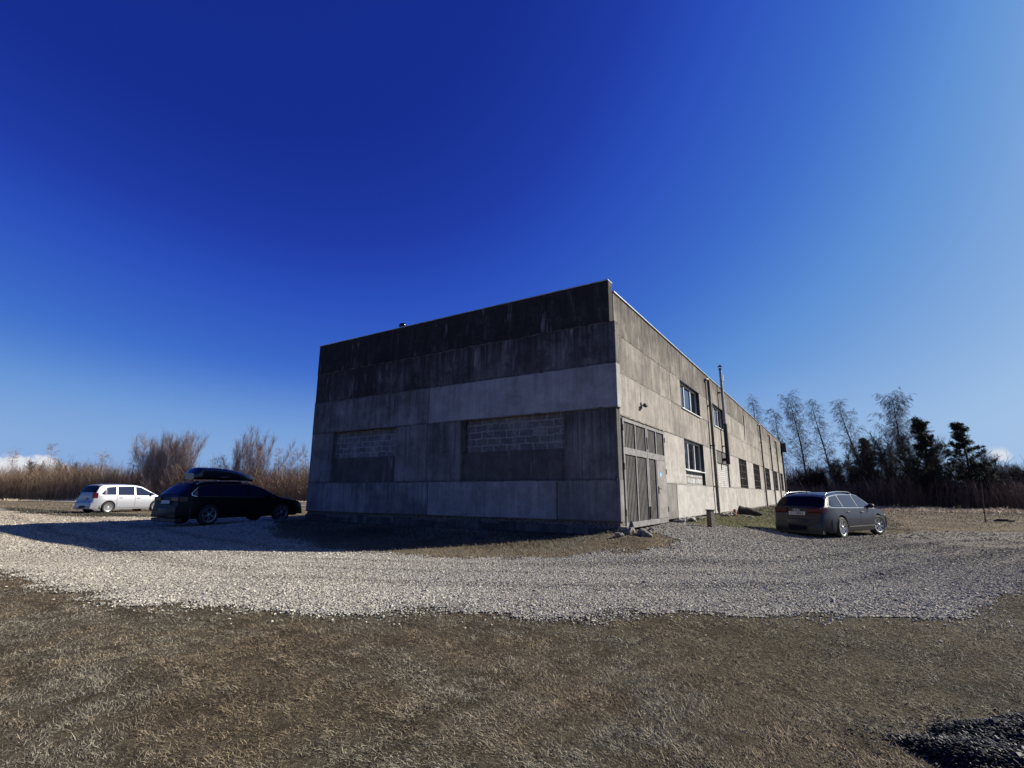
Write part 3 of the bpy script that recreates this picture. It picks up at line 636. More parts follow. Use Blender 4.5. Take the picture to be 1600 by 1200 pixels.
# windows of the long wall
def pvc_window(a, b_, z0, z1, d=.13):
    zr = 1.62 if z0 < 3 else z0
    mb = MB(); mb.box(b_ - .012, b_ + .012, -.004, d, zr, z1, c=0); mb.build('shaded_reveal_liner', 'black', hall)  # black liners added to deepen the shade on the far jamb and head
    mb = MB(); mb.box(a, b_ - .013, .0, d, z1 - .010, z1 + .02); mb.build('shaded_reveal_liner', 'black', hall)
    b_ -= .014; z1 -= .012
    mb = MB(); f = .055
    mb.box(a + .01, b_ - .01, d, d + .07, z0, z0 + f); mb.box(a + .01, b_ - .01, d, d + .07, z1 - f, z1)
    n = 3; wv = (b_ - a - .02) / n
    for i in range(n + 1):
        x_ = a + .01 + wv * i; mb.box(max(a + .01, x_ - .035), min(b_ - .01, x_ + .035), d - .003, d + .073, z0 + f, z1 - f)
    mb.box(a - .02, b_ + .0, -.045, d - .004, z0 - .035, z0 - .001)
    fr = mb.build('window', 'white', hall)
    for i in range(n):
        p_ = MB(); x0_ = a + .01 + wv * i; p_.box(x0_ + .036, x0_ + wv - .036, d + .03, d + .045, z0 + f + .001, z1 - f - .001); p_.build('pane', 'pane', fr)
    return fr
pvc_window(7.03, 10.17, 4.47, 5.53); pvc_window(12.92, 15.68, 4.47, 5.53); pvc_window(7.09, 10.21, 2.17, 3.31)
mb = MB(); mb.box(7.08, 10.19, .10, .3, 1.62, 2.132); mb.build('glazed_block_infill', 'glassblock', hall)
mb = MB(); mb.box(13.1, 16.05, .08, .3, 1.62, 2.75); mb.build('brick_infill', 'brick', hall)
mb = MB(); mb.box(13.1, 16.05, .03, .3, 2.75, 3.31); o = mb.build('rendered_lintel', 'concrete', hall); o.color = (.52, .2, .4, 1)
for (a, b_) in OPEN1[2:]:
    mb = MB(); d = .10
    mb.box(a, b_, d, d + .06, 1.62, 1.68); mb.box(a, b_, d, d + .06, 3.25, 3.31); mb.box(a, b_, d - .01, d + .07, 2.16, 2.23)
    for i in range(5):
        x_ = a + (b_ - a) * i / 4; mb.box(max(a, x_ - .03), min(b_, x_ + .03), d - .004, d + .064, 1.68, 3.25)
    fr = mb.build('window', 'oldwhite' if a < 26 else 'wood', hall)
    p_ = MB(); p_.box(a + .031, b_ - .031, d + .02, d + .035, 1.681, 3.249); p_.build('pane', 'paneold', fr)
    g_ = MB(); x_ = a + .12
    while x_ < b_ - .05: g_.tube([(x_, d - .04, 1.64), (x_ + random.uniform(-.01, .01), d - .04, 3.29)], .009, 5); x_ += .13
    for z_ in (1.8, 2.2, 2.6, 3.0): g_.tube([(a + .01, d - .045, z_), (b_ - .01, d - .045, z_)], .009, 5)
    g_.build('window_grille', 'rust', fr)

# gate
gp = MB(); gp.box(.33, .47, .0, .2, .42, 3.34, c=.01); gp.box(4.30, 4.40, .0, .2, .42, 3.34, c=.01); gp.box(.47, 4.30, .02, .2, 3.25, 3.305)
gp.build('gate_frame', 'rust', hall)
mb = MB(); mb.box(.3, 4.42, .24, .3, .3, 3.305); mb.build('gate_backing', 'dark', hall)
def leaf(a, b_, door):
    d0, d1 = -.05, .03; mid = (a + b_) / 2 if not door else a + .80
    f = MB(); s = .085
    f.box(a, b_, d0, d1, .44, .44 + .14, c=.004); f.box(a, b_, d0, d1, 2.30, 2.48, c=.004); f.box(a, b_, d0, d1, 3.16, 3.24, c=.004)
    for x_ in (a, b_ - s): f.box(x_, x_ + s, d0 - .003, d1 + .003, .583, 2.297, c=.004); f.box(x_, x_ + s, d0 - .003, d1 + .003, 2.483, 3.157, c=.004)
    m2 = (a + b_) / 2
    f.box(mid - .03, mid + .03, d0 - .002, d1, .583, 2.297); f.box(m2 - .03, m2 + .03, d0 - .002, d1, 2.483, 3.157)
    L_ = f.build('gate_leaf', 'gate_light', hall)
    sl = MB()
    def slats(x0, x1, z0, z1):
        x_ = x0 + .01
        while x_ < x1 - .03:
            sl.box(x_, x_ + .042, -.016, .004, z0, z1); x_ += .112
    slats(a + s, m2 - .03, 2.486, 3.155); slats(m2 + .03, b_ - s, 2.486, 3.155); slats(a + s, mid - .03, .585, 2.295)
    if not door: slats(mid + .03, b_ - s, .585, 2.295)
    sl.build('slat_panel', 'gate', L_)
    bk = MB(); bk.box(a + .02, b_ - .02, .034, .04, .46, 3.22); bk.build('backing_sheet', 'dark', L_)
    if door:
        w_ = MB(); w_.box(mid + .032, b_ - s - .004, -.062, .01, .588, 2.292, c=.004); w_.build('wicket_door', 'gate_door', L_)
        h_ = MB(); h_.box(mid + .06, mid + .10, -.078, -.063, 1.30, 1.52); h_.tube([(mid + .08, -.07, 1.45), (mid + .08, -.12, 1.45), (mid + .19, -.12, 1.44)], .011, 6); h_.build('door_handle', 'black', L_)
        cx_, cz_ = 3.62, 1.87; st = MB(); st.lathe([(0.0001, -.0665), (.085, -.0665), (.085, -.062)], 'Y', (cx_, 0, cz_), 24, False); st.build('round_sticker', 'bluestick', L_)
        st = MB(); st.lathe([(.030, -.0685), (.044, -.0685), (.044, -.0666)], 'Y', (cx_ + .012, 0, cz_ + .004), 20, False); st.box(cx_ - .06, cx_ - .02, -.0688, -.0667, cz_ - .03, cz_ + .02); st.build('sticker_print', 'whitestick', L_)
    else:
        h_ = MB(); h_.box(b_ - .05, b_ + .03, -.085, -.055, .62, .95); h_.tube([(b_ - .01, -.07, 2.55), (b_ - .01, -.07, 2.9)], .015, 6); h_.build('gate_bolt', 'black', L_)
    hx = a - .01 if not door else b_ + .0
    for z_ in (.75, 1.9, 2.9): hg = MB(); hg.tube([(hx, -.055, z_), (hx, -.055, z_ + .16)], .022, 8); hg.build('hinge', 'rust', L_)
leaf(.50, 2.44, False); leaf(2.465, 4.27, True)

# floodlight on a bracket
lp = MB(); lp.box(2.20, 2.28, -.03, .0, 3.72, 3.90); lp.tube([(2.24, -.01, 3.8), (2.24, -.09, 3.82)], .014, 8); lp.box(2.16, 2.32, -.18, -.08, 3.76, 3.86, rot=Matrix.Rotation(R(-25), 3, 'X'), c=.02)
fl = lp.build('floodlight', 'black', hall); lp = MB(); lp.tube([(2.24, -.004, 3.9), (2.24, -.004, 4.2)], .008, 5); lp.build('cable', 'pipe', fl)

def downpipe(x_, z0, z1, d=.10, r=.055):
    mb = MB(); mb.tube([(x_ - .30, -d * .5, z1 - .03), (x_ - .12, -d, z1), (x_, -d, z1 - .05), (x_, -d, z0 + .1), (x_, -d - .05, z0)], r, 10)
    z = z0 + 1.1
    o = mb.build('downpipe', 'pipe', hall); b_ = MB()
    while z < z1: b_.box(x_ - .085, x_ + .085, -d - r - .012, .0, z, z + .04); z += 1.8
    b_.build('pipe_bracket', 'pipe', o)
downpipe(11.85, .50, 6.42, .12, .065); downpipe(30.2, .4, 6.45); downpipe(36.6, .4, 6.3); downpipe(42.0, .4, 6.25)
# flue: galvanised above, black below, with a rain cap
mb = MB(); mb.tube([(14.72, -.20, 4.72), (14.72, -.20, 7.56)], .068, 14)
fl = mb.build('flue_pipe', 'steel', hall)
mb = MB(); mb.tube([(14.72, -.20, 2.72), (14.72, -.20, 4.72)], .10, 14); mb.tube([(14.72, -.2, 2.95), (14.72, .02, 2.95)], .08, 10); mb.build('flue_lower_section', 'black', fl)
mb = MB(); mb.lathe([(.0001, 7.76), (.12, 7.69), (.12, 7.67), (.0001, 7.69)], 'Z', (14.72, -.2, 0), 16); mb.lathe([(.078, 7.48), (.078, 7.57)], 'Z', (14.72, -.2, 0), 14)
for t in range(3): mb.tube([(14.72 + .07 * math.cos(t * 2.09), -.2 + .07 * math.sin(t * 2.09), 7.54), (14.72 + .08 * math.cos(t * 2.09), -.2 + .08 * math.sin(t * 2.09), 7.69)], .008, 4)
mb.build('flue_cap', 'black', fl)
mb = MB()
for z_ in (3.6, 5.0, 6.3): mb.box(14.60, 14.84, -.12, .0, z_, z_ + .035)
mb.build('flue_bracket', 'rust', fl)
mb = MB(); mb.tube([(17.0, .1, 6.68), (17.0, .1, 7.75)], .018, 6); mb.box(16.85, 17.15, .05, .15, 7.35, 7.72, c=.02); mb.build('antenna', 'steel', hall)
VY_, VZ_ = 8.36, 7.33
mb = MB(); mb.tube([(.8, VY_, 6.5), (.8, VY_, VZ_ - .06)], .06, 14); o = mb.build('roof_vent', 'steel', hall)
mb = MB(); mb.blob((.8, VY_, VZ_), (.14, .14, .125), 1, .0, 3, smooth=True); mb.build('vent_cowl', simple('polished_dark_cowl', (.05, .045, .045), .12, .9), o)
mb = MB(); mb.tube([(39.5, 1.2, 6.5), (39.5, 1.2, 7.0)], .13, 10); mb.build('roof_vent', 'black', hall)

# ------------------------------------------------------------------ cars
def interp(tab, x):
    if x <= tab[0][0]: return tab[0][1]
    for i in range(len(tab) - 1):
        if x <= tab[i + 1][0]:
            t = (x - tab[i][0]) / (tab[i + 1][0] - tab[i][0]); return tab[i][1] * (1 - t) + tab[i + 1][1] * t
    return tab[-1][1]
M['glass_car'] = simple('tinted_car_glass', (.008, .014, .045), .05, spec=.45)
M['glass_rear'] = simple('dark_privacy_glass', (.002, .002, .003), .12, spec=.16)
M['tyre'] = simple('tyre_rubber', (.02, .02, .02), .85, var=.3, vscale=30)
M['rim'] = simple('alloy_rim', (.42, .43, .45), .38, .7)
M['rimdark'] = simple('brake_shadow', (.01, .01, .01), .8)
M['chrome'] = simple('bright_trim', (.85, .85, .86), .12, 1.0)
M['plastic'] = simple('black_bumper_plastic', (.018, .018, .019), .55)
M['tail'] = simple('red_tail_lamp', (.06, .002, .004), .2, spec=.3, coat=.1)
M['lamp'] = simple('clear_head_lamp', (.6, .62, .65), .1, .3, coat=1.0)
M['plate'] = simple('number_plate_white', (.62, .62, .60), .5)
M['plate_ink'] = simple('number_plate_ink', (.015, .015, .02), .6)
M['gap'] = simple('door_gap', (.006, .006, .006), .9)
def car(name, label, loc, rz, p):
    root = thing(name, label, 'car', loc, rz)
    paint = simple(name + '_paint', p['col'], p.get('rough', .3), p.get('metal', .5), p.get('spec', .4), coat=p.get('coat', .5))
    top, belt, L0, L1, WW, ax_, Rw = p['top'], p['belt'], p['top'][0][0], p['top'][-1][0], p['W'], p['wb'] / 2, p['Rw']
    sill = p.get('sill', .20)
    def W(x):
        e = p['round']; xr = abs(x) - e; L_ = (L1 if x > 0 else -L0) - e
        return WW * (1 - (.21 * (max(0, xr) / L_) ** 2.4))
    def zt(x): return interp(top, x)
    def zb(x): return min(interp(belt, x), zt(x) - .035)
    def bot(x):
        z = sill + (.05 if abs(x) > ax_ + .7 else 0)
        for c in (-ax_, ax_):
            d = abs(x - c); ra = Rw + .055
            if d < ra: z = max(z, Rw + math.sqrt(ra * ra - d * d) * 1.0)
        return z
    prof = [(.1, .93), (.3, .985), (.52, 1.0), (.72, .992), (.85, .975), (1.0, .955)]
    def sidey(x, z):
        b_ = zb(x)
        if z <= b_: return W(x) * interp(prof, .1 + .9 * max(0, (z - .15)) / max(.1, (b_ - .15)))
        return W(x) * .955 - (z - b_) * p['tumble']
    def zedge(x): return max(zb(x), zt(x) - .075)
    def toppt(x, yf):
        ye = sidey(x, zedge(x)); ze = zedge(x); return (x, yf * ye, zt(x) - (zt(x) - ze) * abs(yf) ** 4)
    xs_ = set(np.round(np.linspace(L0, L1, 92), 4)); [xs_.add(t[0]) for t in top]
    for c in (-ax_, ax_):
        ra = Rw + .055
        for k in range(15): xs_.add(round(c - ra * math.cos(math.pi * k / 14), 4))
        xs_.add(c - ra - .004); xs_.add(c + ra + .004)
    xs_ = sorted(xs_); rows = []
    for x in xs_:
        b0, b1, ze = bot(x), zb(x), zedge(x); b0 = min(b0, b1 - .06)
        r_ = [(x, 0, b0 + .02), (x, W(x) * .80, b0 + .005)]
        for f in (0, .06, .16, .3, .45, .6, .74, .86, .95, 1): z = b0 + (b1 - b0) * f; r_.append((x, sidey(x, z) - (.012 if f == 0 else 0), z))
        for f in (.2, .4, .6, .8, 1): z = b1 + (ze - b1) * f; r_.append((x, sidey(x, z), z))
        for yf in (.97, .9, .8, .6, .4, .2, 0): r_.append(toppt(x, yf))
        rows.append(r_)
    nr = len(rows[0]); V = []; 
    for r_ in rows: V += r_ + [(a, -b_, c) for (a, b_, c) in r_]
    F_ = []
    for i in range(len(rows) - 1):
        for s in (0, nr):
            for j in range(nr - 1):
                a = i * 2 * nr + s + j; b_ = (i + 1) * 2 * nr + s + j; F_.append((a, b_, b_ + 1, a + 1))
    for i in (0, len(rows) - 1):
        for j in range(nr - 1): a = i * 2 * nr + j; F_.append((a, a + 1, a + nr + 1, a + nr))
    mb = MB(); mb.add(V, F_, True)
    body = mb.build('body', paint, root)
    bm = bmesh.new(); bm.from_mesh(body.data); bmesh.ops.remove_doubles(bm, verts=bm.verts[:], dist=.0005)
    bmesh.ops.dissolve_degenerate(bm, edges=bm.edges[:], dist=.0004); bmesh.ops.recalc_face_normals(bm, faces=bm.faces[:])
    for e in bm.edges:
        if len(e.link_faces) == 2 and e.calc_face_angle(0) > R(38): e.smooth = False
    bm.to_mesh(body.data); bm.free()
    # side patches (y follows the body side)
    def side_patch(mb, x0, x1, lo, hi, s, off, nx_=16, nz2=5):
        vs = []
        for i in range(nx_ + 1):
            x = x0 + (x1 - x0) * i / nx_; a, b_ = lo(x), hi(x)
            if b_ < a: b_ = a
            for j in range(nz2 + 1):
                z = a + (b_ - a) * j / nz2; vs.append((x, s * (sidey(x, z) + off), z))
        mb.add(vs, [(i * (nz2 + 1) + j, (i + 1) * (nz2 + 1) + j, (i + 1) * (nz2 + 1) + j + 1, i * (nz2 + 1) + j + 1) for i in range(nx_) for j in range(nz2)], True)
    wins = p['windows']
    for s in (-1, 1):
        for (poly_lo, poly_hi) in wins:
            x0, x1 = poly_lo[0][0], poly_lo[-1][0]
            g = MB(); side_patch(g, x0, x1, lambda x: interp(poly_lo, x), lambda x: interp(poly_hi, x), s, .012, 22)
            g.build('side_window', 'glass_car', root, fix=False)
        tl, th_ = p['trim']; e = p.get('trim_w', .02)
        g = MB(); x0, x1 = tl[0][0], tl[-1][0]
        side_patch(g, x0, x1, lambda x: interp(tl, x), lambda x: interp(tl, x) + e, s, .009, 24, 1)
        side_patch(g, x0, x1, lambda x: interp(th_, x) - e * .8, lambda x: interp(th_, x), s, .009, 24, 1)
        side_patch(g, x0 - .002, x0 + e * 1.6, lambda x: interp(tl, x), lambda x: interp(th_, x), s, .010, 3, 4)
        g.build('window_trim', p.get('trim_mat', 'chrome'), root, fix=False)
        for (a, b_, hx) in p['doors']:
            gp_ = MB(); off = .002
            def arch(x): return max(sill + .09, min(bot(x) + .03, 1.2))
            for xx in (a, b_): side_patch(gp_, xx - .006, xx + .006, lambda x: arch(x), lambda x: zb(x) - .005, s, .003, 1, 8)
            side_patch(gp_, a, b_, lambda x: arch(x) - .006, lambda x: arch(x) + .006, s, .003, 24, 1)
            d_ = gp_.build('door_gap', 'gap', root, fix=False)
            h_ = MB(); yv = sidey(hx, zb(hx) - .13); h_.box(hx - .09, hx + .09, s * yv - .03, s * yv + .03, zb(hx) - .145, zb(hx) - .115, c=.008); h_.build('door_handle', p.get('handle_mat', paint), root)
        if 'strip' in p:
            g = MB(); side_patch(g, -ax_ + Rw + .12, ax_ - Rw - .12, lambda x: p['strip'], lambda x: p['strip'] + .028, s, .012, 16, 1); g.build('sill_trim', 'chrome', root, fix=False)
        # mirror
        mx_, mz = p['mirror']; mb = MB(); my = sidey(mx_, mz) + .11
        mb.blob((mx_, s * my, mz), (.07, .11, .075), 2, .05, 2, smooth=True); mb.tube([(mx_ + .02, s * (my - .16), mz - .05), (mx_ + .01, s * my, mz - .03)], .022, 6); mb.build('mirror', p.get('mirror_mat', paint), root)
        # roof rail
        if p.get('rails', True):
            rx0, rx1 = p['rail']; P_ = []
            for k in range(15):
                x = rx0 + (rx1 - rx0) * k / 14; tp = toppt(x, .93); P_.append((x, s * tp[1], zt(x) + (.022 if 0 < k < 14 else -.02)))
            mb = MB(); mb.tube(P_, .014, 8); mb.build('roof_rail', p.get('rail_mat', 'chrome'), root)
        # lamps: wrap the rear corner
        x0, x1, z0, z1 = p['tail']; mb = MB()
        pts = []; nu = 8
        for i in range(nu + 1):
            x = x0 + (x1 - x0) * i / nu
            for z in (z0, (z0 + z1) / 2, z1): pts.append((x, s * (sidey(x, min(z, zb(x))) + .012), z))
        mb.add(pts, [(i * 3 + j, (i + 1) * 3 + j, (i + 1) * 3 + j + 1, i * 3 + j + 1) for i in range(nu) for j in (0, 1)], True)
        yr = sidey(x0, z0); inner = p.get('tail_in', .42)
        mb.box(x0 - .035, x0 + .07, min(s * (yr + .010), s * (yr - inner)), max(s * (yr + .010), s * (yr - inner)), z0, z1, c=.02); mb.build('tail_light', 'tail', root)
        mb = MB(); fx = L1 - .20; mb.blob((fx, s * (sidey(fx, .62) - .16), .66), (.17, .18, .075), 3, .03, 2, smooth=True); mb.build('headlight', 'lamp', root)
        for c in (-ax_, ax_):
            wy = s * (WW - .105); wh = MB(); wh.lathe([(.0001, .0), (Rw * .66, .0), (Rw * .66, .06), (.0001, .06)], 'Y', (0, -.03, 0), 20)
            wo = wh.build('wheel', 'rimdark', root); wo.location = (c, wy, Rw)
            steer = p.get('steer', 0) if c > 0 else 0; wo.rotation_euler = (0, 0, steer)
            ty = MB(); wv = .11; r1 = Rw; r0 = Rw * p.get('rimr', .70)
            ty.lathe([(r0, -wv + .01), (r0 + .03, -wv), (r1 - .03, -wv + .004), (r1 - .006, -wv + .03), (r1, -wv + .05), (r1, wv - .05), (r1 - .006, wv - .03), (r1 - .03, wv - .004), (r0 + .03, wv), (r0, wv - .01), (r0, -wv + .01)], 'Y', (0, 0, 0), 36); ty.build('tyre', 'tyre', wo)
            ri = MB(); fy = s * (wv - .012); ri.lathe([(r0 + .004, fy), (r0 - .028, fy + s * .004), (r0 - .034, fy - s * .03), (r0 - .034, -fy), (r0 + .002, -fy)], 'Y', (0, 0, 0), 36)
            ns = p.get('spokes', 10); ri.lathe([(.0001, fy - s * .005), (.055, fy - s * .005), (.062, fy - s * .03)], 'Y', (0, 0, 0), 16)
            for k in range(ns):
                a = 2 * math.pi * k / ns + (.12 if k % 2 else -.12) * p.get('pair', 1); ca, sa = math.cos(a), math.sin(a); hw0, hw1 = p.get('sp', (.016, .021)); ra, rb = .045, r0 - .02; yy0, yy1 = fy - s * .012, fy - s * .05
                vs = []
                for (r_, hw) in ((ra, hw0), (rb, hw1)):
                    for yv in (yy0, yy1):
                        for sg in (-1, 1): vs.append((r_ * ca - sg * hw * sa, yv + (s * .012 if r_ == rb else 0), r_ * sa + sg * hw * ca))
                ri.add(vs, [(0, 1, 5, 4), (2, 6, 7, 3), (0, 4, 6, 2), (1, 3, 7, 5), (0, 2, 3, 1), (4, 5, 7, 6)])
            ri.build('rim', 'rim', wo)
    # windscreen and rear glass on the loft's top surface
    def top_patch(nm, x0, x1, yf, off, mat):
        g = MB(); nx2, ny2 = 12, 12; vs = []
        for i in range(nx2 + 1):
            x = x0 + (x1 - x0) * i / nx2
            sl = (zt(x + .01) - zt(x - .01)) / .02; nn = Vector((-sl, 0, 1)).normalized() * off
            for j in range(ny2 + 1):
                q_ = toppt(x, -yf + 2 * yf * j / ny2); vs.append((q_[0] + nn.x, q_[1], q_[2] + nn.z))
        g.add(vs, [(i * (ny2 + 1) + j, (i + 1) * (ny2 + 1) + j, (i + 1) * (ny2 + 1) + j + 1, i * (ny2 + 1) + j + 1) for i in range(nx2) for j in range(ny2)], True)
        return g.build(nm, mat, root, fix=False)
    top_patch('rear_window', *p['rearglass'], .92, .010, 'glass_rear'); top_patch('windscreen', *p['frontglass'], .93, .010, 'glass_car')
    # bumpers
    bl, bh = p['bumper']
    for e_, sg in ((L0, -1), (L1, 1)):
        mb = MB(); P_ = []; n_ = 18
        for k in range(n_ + 1):
            t = -1 + 2 * k / n_; xe = e_ - sg * (abs(t) ** 3.2) * .42; yv = t * (sidey(xe, (bl + bh) / 2) + .014)
            P_.append((xe + sg * .02, yv))
        vs = [];  zz = (bl, bl + .04, bh - .05, bh); dp = (-.05, 0, .008, -.03)
        for (a, b_) in P_:
            for z, d_ in zip(zz, dp): vs.append((a + sg * d_, b_, z))
        no = len(vs); vs += [(a - sg * .16, b_ * .93, bh + .004) for (a, b_) in P_] + [(a - sg * .2, b_ * .93, bl + .01) for (a, b_) in P_]
        mb.add(vs, [(i * 4 + j, (i + 1) * 4 + j, (i + 1) * 4 + j + 1, i * 4 + j + 1) for i in range(n_) for j in range(3)] + [(i * 4 + 3, (i + 1) * 4 + 3, no + i + 1, no + i) for i in range(n_)] + [(i * 4, (i + 1) * 4, no + n_ + 2 + i, no + n_ + 1 + i) for i in range(n_)], True)
        mb.build('bumper', p.get('bumper_mat', paint), root, fix=False)
    if p.get('skirt'):
        mb = MB(); mb.box(L0 + .02, L0 + .25, -WW * .8, WW * .8, bl - .10, bl + .02, c=.02); mb.build('rear_valance', 'plastic', root)
    # plate
    px_, pz = p['plate']; mb = MB(); mb.box(px_ - .012, px_, -.26, .26, pz - .056, pz + .056, c=.003); pl = mb.build('number_plate', 'plate', root)
    if p.get('text'):
        cu = bpy.data.curves.new('t', 'FONT'); cu.body = p['text']; cu.size = .115; cu.extrude = .001; cu.align_x = 'CENTER'; cu.align_y = 'CENTER'
        to = bpy.data.objects.new('t', cu); C.objects.link(to); dg = bpy.context.evaluated_depsgraph_get()
        me = bpy.data.meshes.new_from_object(to.evaluated_get(dg)); bpy.data.objects.remove(to)
        me.transform(Matrix(((0, 0, -1, px_ - .0145), (-1, 0, 0, 0), (0, 1, 0, pz), (0, 0, 0, 1)))); me.materials.clear(); me.materials.append(M['plate_ink'])
        o = bpy.data.objects.new('plate_lettering', me); C.objects.link(o); o.parent = pl
    if p.get('rings'):
        mb = MB()
        for k in range(4):
            cy_ = (k - 1.5) * .052; mb.tube([(px_ - .03 , cy_ + .033 * math.cos(t * math.pi / 9), p['rings'] + .033 * math.sin(t * math.pi / 9)) for t in range(19)], .0045, 5, caps=False)
        mb.build('emblem', 'chrome', root)
    if 'antenna' in p:
        mb = MB(); a_ = p['antenna']; mb.tube([(a_, 0, zt(a_) - .01), (a_ - .10, 0, zt(a_) + .09)], [.025, .006], 8); mb.build('roof_antenna', 'black', root)
    return root, dict(zt=zt, sidey=sidey, toppt=toppt)

EST = dict(top=[(-2.44, .50), (-2.42, .62), (-2.385, .70), (-2.36, .90), (-2.29, 1.00), (-1.96, 1.31), (-1.78, 1.385), (-1.35, 1.43), (-.8, 1.455), (-.1, 1.445), (.3, 1.40), (.55, 1.33), (1.28, .985), (1.42, .95), (1.9, .875), (2.2, .79), (2.38, .69), (2.46, .58), (2.49, .46)],
           belt=[(-2.4, .97), (-1.2, .95), (.5, .92), (1.3, .90), (2.2, .78)], W=.925, wb=2.84, Rw=.335, round=1.55, tumble=.50, sill=.19,
           windows=[([(-1.98, 1.02), (-1.86, .985), (-1.16, .985)], [(-1.98, 1.06), (-1.72, 1.30), (-1.16, 1.355)]),
                    ([(-1.07, .985), (-.06, .96)], [(-1.07, 1.355), (-.06, 1.365)]),
                    ([(.03, .955), (1.05, .945)], [(.03, 1.36), (.38, 1.335), (1.05, .99)])],
           trim=([(-2.03, 1.0), (-1.88, .955), (1.08, .925)], [(-2.03, 1.07), (-1.74, 1.33), (-1.1, 1.382), (.2, 1.385), (.42, 1.35), (1.08, .99)]), trim_w=.022,
           doors=[(-1.12, -.02, -.88), (-.02, 1.0, .15)], mirror=(.80, 1.0), rail=(-1.85, .15), tail=(-2.37, -2.16, .80, .95), bumper=(.24, .62),
           rearglass=(-2.27, -1.95), frontglass=(.42, 1.22), plate=(-2.405, .78), antenna=-1.55)
g_ = dict(EST); g_.update(col=(.007, .009, .022), rough=.38, metal=.0, spec=.3, coat=.24, strip=.345, text='CT-8865', rings=.885, steer=R(-14), spokes=14, pair=.6, sp=(.012, .018), skirt=True, mirror_mat='plastic', rimr=.74)
CARZ = lambda x, y: hz(x, y) + .012
car('grey_estate_car', 'dark blue grey estate car parked on the gravel right of the hall', (11.30, 18.30, CARZ(11.3, 18.3)), R(34.8), g_)
b_ = dict(EST); b_.update(col=(.004, .004, .006), rough=.5, metal=.0, coat=.03, spec=.18, bumper_mat='plastic', spokes=10, pair=1, sp=(.010, .013), Rw=.35, skirt=True, trim_w=.012, sill=.23, top=[(x, z + (.02 if z > .6 else 0)) for x, z in EST['top']])
BX, BY, BZ = -10.45, 19.45, max(hz(-10.45, 19.45) + .03, .13)
br_, fn = car('black_estate_car', 'black estate car standing in the shade of the hall under a roof box', (BX, BY, BZ), R(60.9), b_)
v_ = dict(top=[(-2.17, .48), (-2.15, .60), (-2.10, .66), (-2.07, .95), (-2.02, 1.10), (-1.82, 1.50), (-1.68, 1.585), (-1.2, 1.62), (-.5, 1.63), (.2, 1.60), (.5, 1.53), (1.35, 1.06), (1.55, .99), (1.9, .90), (2.1, .78), (2.2, .62), (2.23, .45)],
          belt=[(-2.2, 1.0), (-1.0, .98), (1.3, .93), (2.1, .80)], W=.895, wb=2.68, Rw=.318, round=1.35, tumble=.30, sill=.20,
          windows=[([(-1.72, 1.05), (-1.60, 1.02), (-.98, 1.02)], [(-1.72, 1.10), (-1.46, 1.44), (-.98, 1.475)]),
                   ([(-.88, 1.01), (.02, 1.0)], [(-.88, 1.48), (.02, 1.49)]), ([(.12, .99), (1.22, .98)], [(.12, 1.485), (.42, 1.44), (1.22, 1.03)])],
          trim=([(-1.76, 1.05), (-1.62, 1.0), (1.25, .965)], [(-1.76, 1.11), (-1.48, 1.455), (-.9, 1.495), (.2, 1.505), (.45, 1.46), (1.25, 1.03)]), trim_w=.006, trim_mat='plastic',
          doors=[(-.93, .07, -.72), (.07, 1.12, .26)], mirror=(1.02, 1.06), rail=(-1.6, .2), tail=(-2.06, -1.90, .84, 1.12), tail_in=.12, bumper=(.26, .44),
          rearglass=(-1.99, -1.78), frontglass=(.62, 1.28), plate=(-2.125, .80), antenna=-1.35, col=(.38, .39, .42), rough=.36, metal=.3, bumper_mat='plastic', spokes=16, pair=.0, sp=(.010, .016), rails=False, handle_mat=None)
v_['handle_mat'] = 'steel'
VX, VY = -23.2, 30.9
car('silver_minivan', 'silver family minivan parked on the left in front of the brown thicket', (VX, VY, .10), R(69), v_)
# roof box: rests on the black car
rb = thing('roof_box', 'long glossy black roof box carried on the black estate car', 'roof box', (BX, BY, BZ + 1.495), R(60.9))
bm_pts = []; nst = 30; mb = MB(); nv = 16; vs = []
for i in range(nst + 1):
    t = i / nst; x = -1.75 + 2.35 * t
    w_ = .44 * (1 - (max(0, (t - .45)) / .55) ** 2.6 * .75) * (1 - (max(0, .08 - t) / .08) ** 2 * .35)
    hh = (.34 + .02 * math.sin(t * 3)) * (1 - (max(0, t - .25) / .75) ** 2.0 * .80) * (1 - (max(0, .10 - t) / .10) ** 2 * .6)
    zb0 = .02 + .02 * (1 - t) - .03 * max(0, t - .5)
    for k in range(nv):
        a = 2 * math.pi * k / nv; cx_, sx_ = math.cos(a), math.sin(a)
        yv = w_ * math.copysign(abs(cx_) ** .45, cx_); zv = (hh if sx_ > 0 else .08) * abs(sx_) ** .6 * (1 if sx_ > 0 else -1)
        vs.append((x, yv, zb0 + .09 + zv * (1 if sx_ > 0 else 1)))
fs = [(i * nv + k, i * nv + (k + 1) % nv, (i + 1) * nv + (k + 1) % nv, (i + 1) * nv + k) for i in range(nst) for k in range(nv)]
mb.add(vs, fs, True); mb.add(vs[:nv], [tuple(range(nv))]); mb.add(vs[-nv:], [tuple(range(nv))])
mb.build('box_shell', simple('black_roof_box_plastic', (.008, .008, .011), .35, coat=.5), rb)
mb = MB(); 
for x_ in (-1.15, -.25): mb.box(x_ - .04, x_ + .04, -.60, .60, -.035, .0, c=.008); [mb.box(x_ - .05, x_ + .05, s * .56 - .04, s * .56 + .04, -.09, .02, c=.01) for s in (-1, 1)]
mb.build('crossbar', 'chrome' if False else 'plastic', rb)
mb = MB(); mb.box(-.9, -.6, -.447, -.43, .13, .17); mb.build('badge', simple('grey_badge', (.12, .12, .13), .4), rb)

